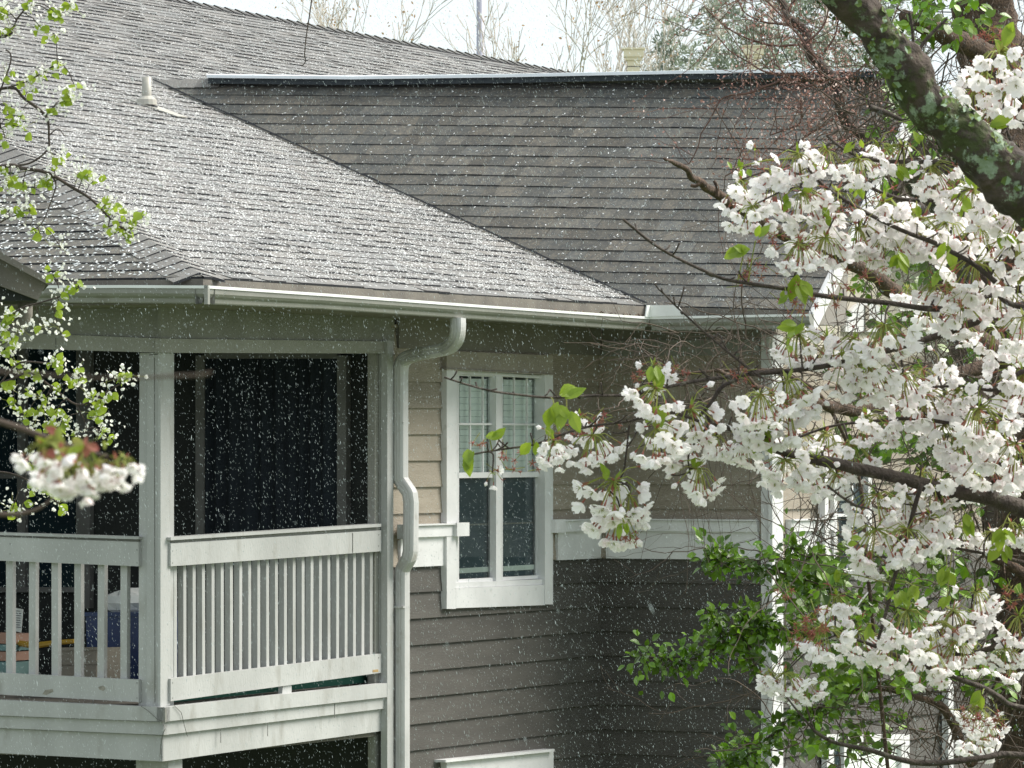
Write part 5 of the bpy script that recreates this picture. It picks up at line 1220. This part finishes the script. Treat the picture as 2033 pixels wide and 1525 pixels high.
# ---- far house with two chimneys, its roof hidden by the ridge
def chimney(px, y0, Y, parent, wpx=19, cap=19):
    hw = .5 * 24 / F * Y; cw = .5 * 39 / F * Y; X = (px - CX) / F * Y; zt = zpx(y0, Y)
    ch = MB(); c = Vector((X, Y, 0))
    ch.box((X, Y, (zt - .16 + zpx(240, Y)) / 2), (hw, 0, 0), (0, hw, 0), (0, 0, (zt - .16 - zpx(240, Y)) / 2), 'chim')
    for z_ in (.62, .34): ch.box((X, Y, zt - z_), (hw + .006, 0, 0), (0, hw + .006, 0), (0, 0, .008), 'dkwood')
    o = ch.build('chimney', parent)
    c2_ = MB(); c2_.box((X, Y, zt - .09), (cw, 0, 0), (0, cw, 0), (0, 0, .07), 'chim'); c2_.box((X, Y, zt - .005), (cw + .03, 0, 0), (0, cw + .03, 0), (0, 0, .014), 'chim')
    c2_.box((X, Y, zt - .19), (hw + .04, 0, 0), (0, hw + .04, 0), (0, 0, .03), 'chim')
    k = c2_.build('chimney_cap', parent); return o
M['chim'] = mat('beige_chimney_panel', (.85, .76, .56), (.78, .69, .5), 1.2, .8)
YF = 95
fh = empty('far_house', ((1380 - CX) / F * YF, YF, GROUND), label='distant beige house, only its two square chimneys showing over the ridge', category='house')
x0, x1 = (1150 - CX) / F * YF, (1640 - CX) / F * YF; zr_, ze_ = zpx(225, YF), zpx(480, YF)
mb = MB(); mb.box(((x0 + x1) / 2, YF, (GROUND + ze_) / 2), ((x1 - x0) / 2 - .4, 0, 0), (0, 4, 0), (0, 0, (ze_ - GROUND) / 2), 'chim'); mb.build('wall', fh)
mb = MB(); mb.face([(x0, YF - 4.5, ze_ - .1), (x1, YF - 4.5, ze_ - .1), (x1, YF, zr_), (x0, YF, zr_)], 'shingle'); mb.face([(x0, YF + 4.5, ze_ - .1), (x0, YF, zr_), (x1, YF, zr_), (x1, YF + 4.5, ze_ - .1)], 'shingle'); mb.build('roof', fh)
chimney(1258, 97, YF, fh); chimney(1496, 92, YF, fh)

# ================================================================== SNOW
rd = random.Random(99); sn = MB()
OCT = [(0, 2, 4), (2, 1, 4), (1, 3, 4), (3, 0, 4), (2, 0, 5), (1, 2, 5), (3, 1, 5), (0, 3, 5)]
def fleck(mb, P, a, s_, t, m='snow'):
    b = a.cross(Vector((.2, .9, .3))).normalized(); c = a.cross(b).normalized()
    mb.poly([P + b * s_, P - b * s_, P + c * s_, P - c * s_, P + a * t, P - a * t], OCT, m)
for k in range(98000):
    Y = 5 + 28 * rd.random() ** .45
    if k > 90000: Y = rd.uniform(55, 108)
    if k < 150: Y = rd.uniform(2, 5)
    P = at(rd.uniform(-120, 2150), rd.uniform(-100, 1640), Y)
    if P.z < GROUND: continue
    if Y > 50:
        P = at(rd.uniform(500, 2050), rd.uniform(-60, 200), Y)
        fleck(sn, P, Vector((-.25 + rd.gauss(0, .2), 0, 1)).normalized(), rd.uniform(.003, .007), rd.uniform(.012, .03)); continue
    if Y > 26 and (Vector((P.x, P.y, 0)) - Vector((A.x, A.y, 0))).dot(nW) < .1 and (Vector((P.x, P.y, 0)) - Vector((A.x, A.y, 0))).dot(nF) < .1 and P.z < .7: continue
    a = Vector((-.28 + rd.gauss(0, .22), rd.gauss(0, .3), 1)).normalized()
    s_ = rd.uniform(.00035, .00085) * (Y / 28) ** .5 * (1.6 if rd.random() < .04 else 1); t = s_ * rd.uniform(2, 10)
    fleck(sn, P, a, s_, t, 'flake')
sn.build('falling_snow', kind='stuff', label='white snow pellets falling in front of the house', category='snow')
fs_ = MB()
def scatter(rp, pxpoly, n_, smin, smax, dens=None):
    k = 0; tries = 0
    xs_ = [q[0] for q in pxpoly]; ys_ = [q[1] for q in pxpoly]; pp = [rp.px(*q) for q in pxpoly]
    X0, X1 = min(q[0] for q in pp), max(q[0] for q in pp); A0, A1 = min(q[1] for q in pp), max(q[1] for q in pp)
    while k < n_ and tries < n_ * 30:
        tries += 1; x = rd.uniform(X0, X1); a = rd.uniform(A0, A1)
        iv = inters(pp, a); ok = any(iv[i] <= x <= iv[i + 1] for i in range(0, len(iv) - 1, 2))
        if not ok: continue
        P = rp.p(x, a, .014)
        if dens and rd.random() > dens(CX + P.x / P.y * F, HY - P.z / P.y * F): continue
        s_ = rd.uniform(smin, smax); d = (rp.e * rd.uniform(-1, 1) + rp.up * rd.uniform(-.5, .5)).normalized()
        b = rp.n.cross(d); h_ = rp.n * s_ * .7
        fs_.poly([P + d * s_ * 1.9, P - d * s_ * 1.9, P + b * s_ * .8, P - b * s_ * .8, P + h_, P - h_ * .3], OCT, 'snow'); k += 1
def dm(x, y):
    v = .25 + .75 * max(0, min(1, (y - 60) / 260)); v *= .8 + .25 * noise.noise(Vector((x * .012, y * .03, 2)))
    if y > 575 - (1000 - x) * .07: v *= .5
    return v
scatter(rMain, [(400, 551), (1285, 606), (310, 170), (1050, 150), (640, 62), (340, 6), (-60, -70), (-60, 240)], 25000, .0021, .0042, dm)
scatter(rMain, [(400, 551), (1285, 606), (310, 170), (250, 150), (100, 300)], 6000, .0022, .0046, dm)
scatter(rWing, [(1285, 608), (1600, 616), (1640, 300), (1640, 160), (330, 172)], 560, .0035, .0065)
scatter(rLeft, [(395, 552), (-40, 552), (-40, 330), (40, 320)], 1000, .004, .008)
fs_.build('settled_snow', kind='stuff', label='white snow pellets scattered on the roof shingles', category='snow')
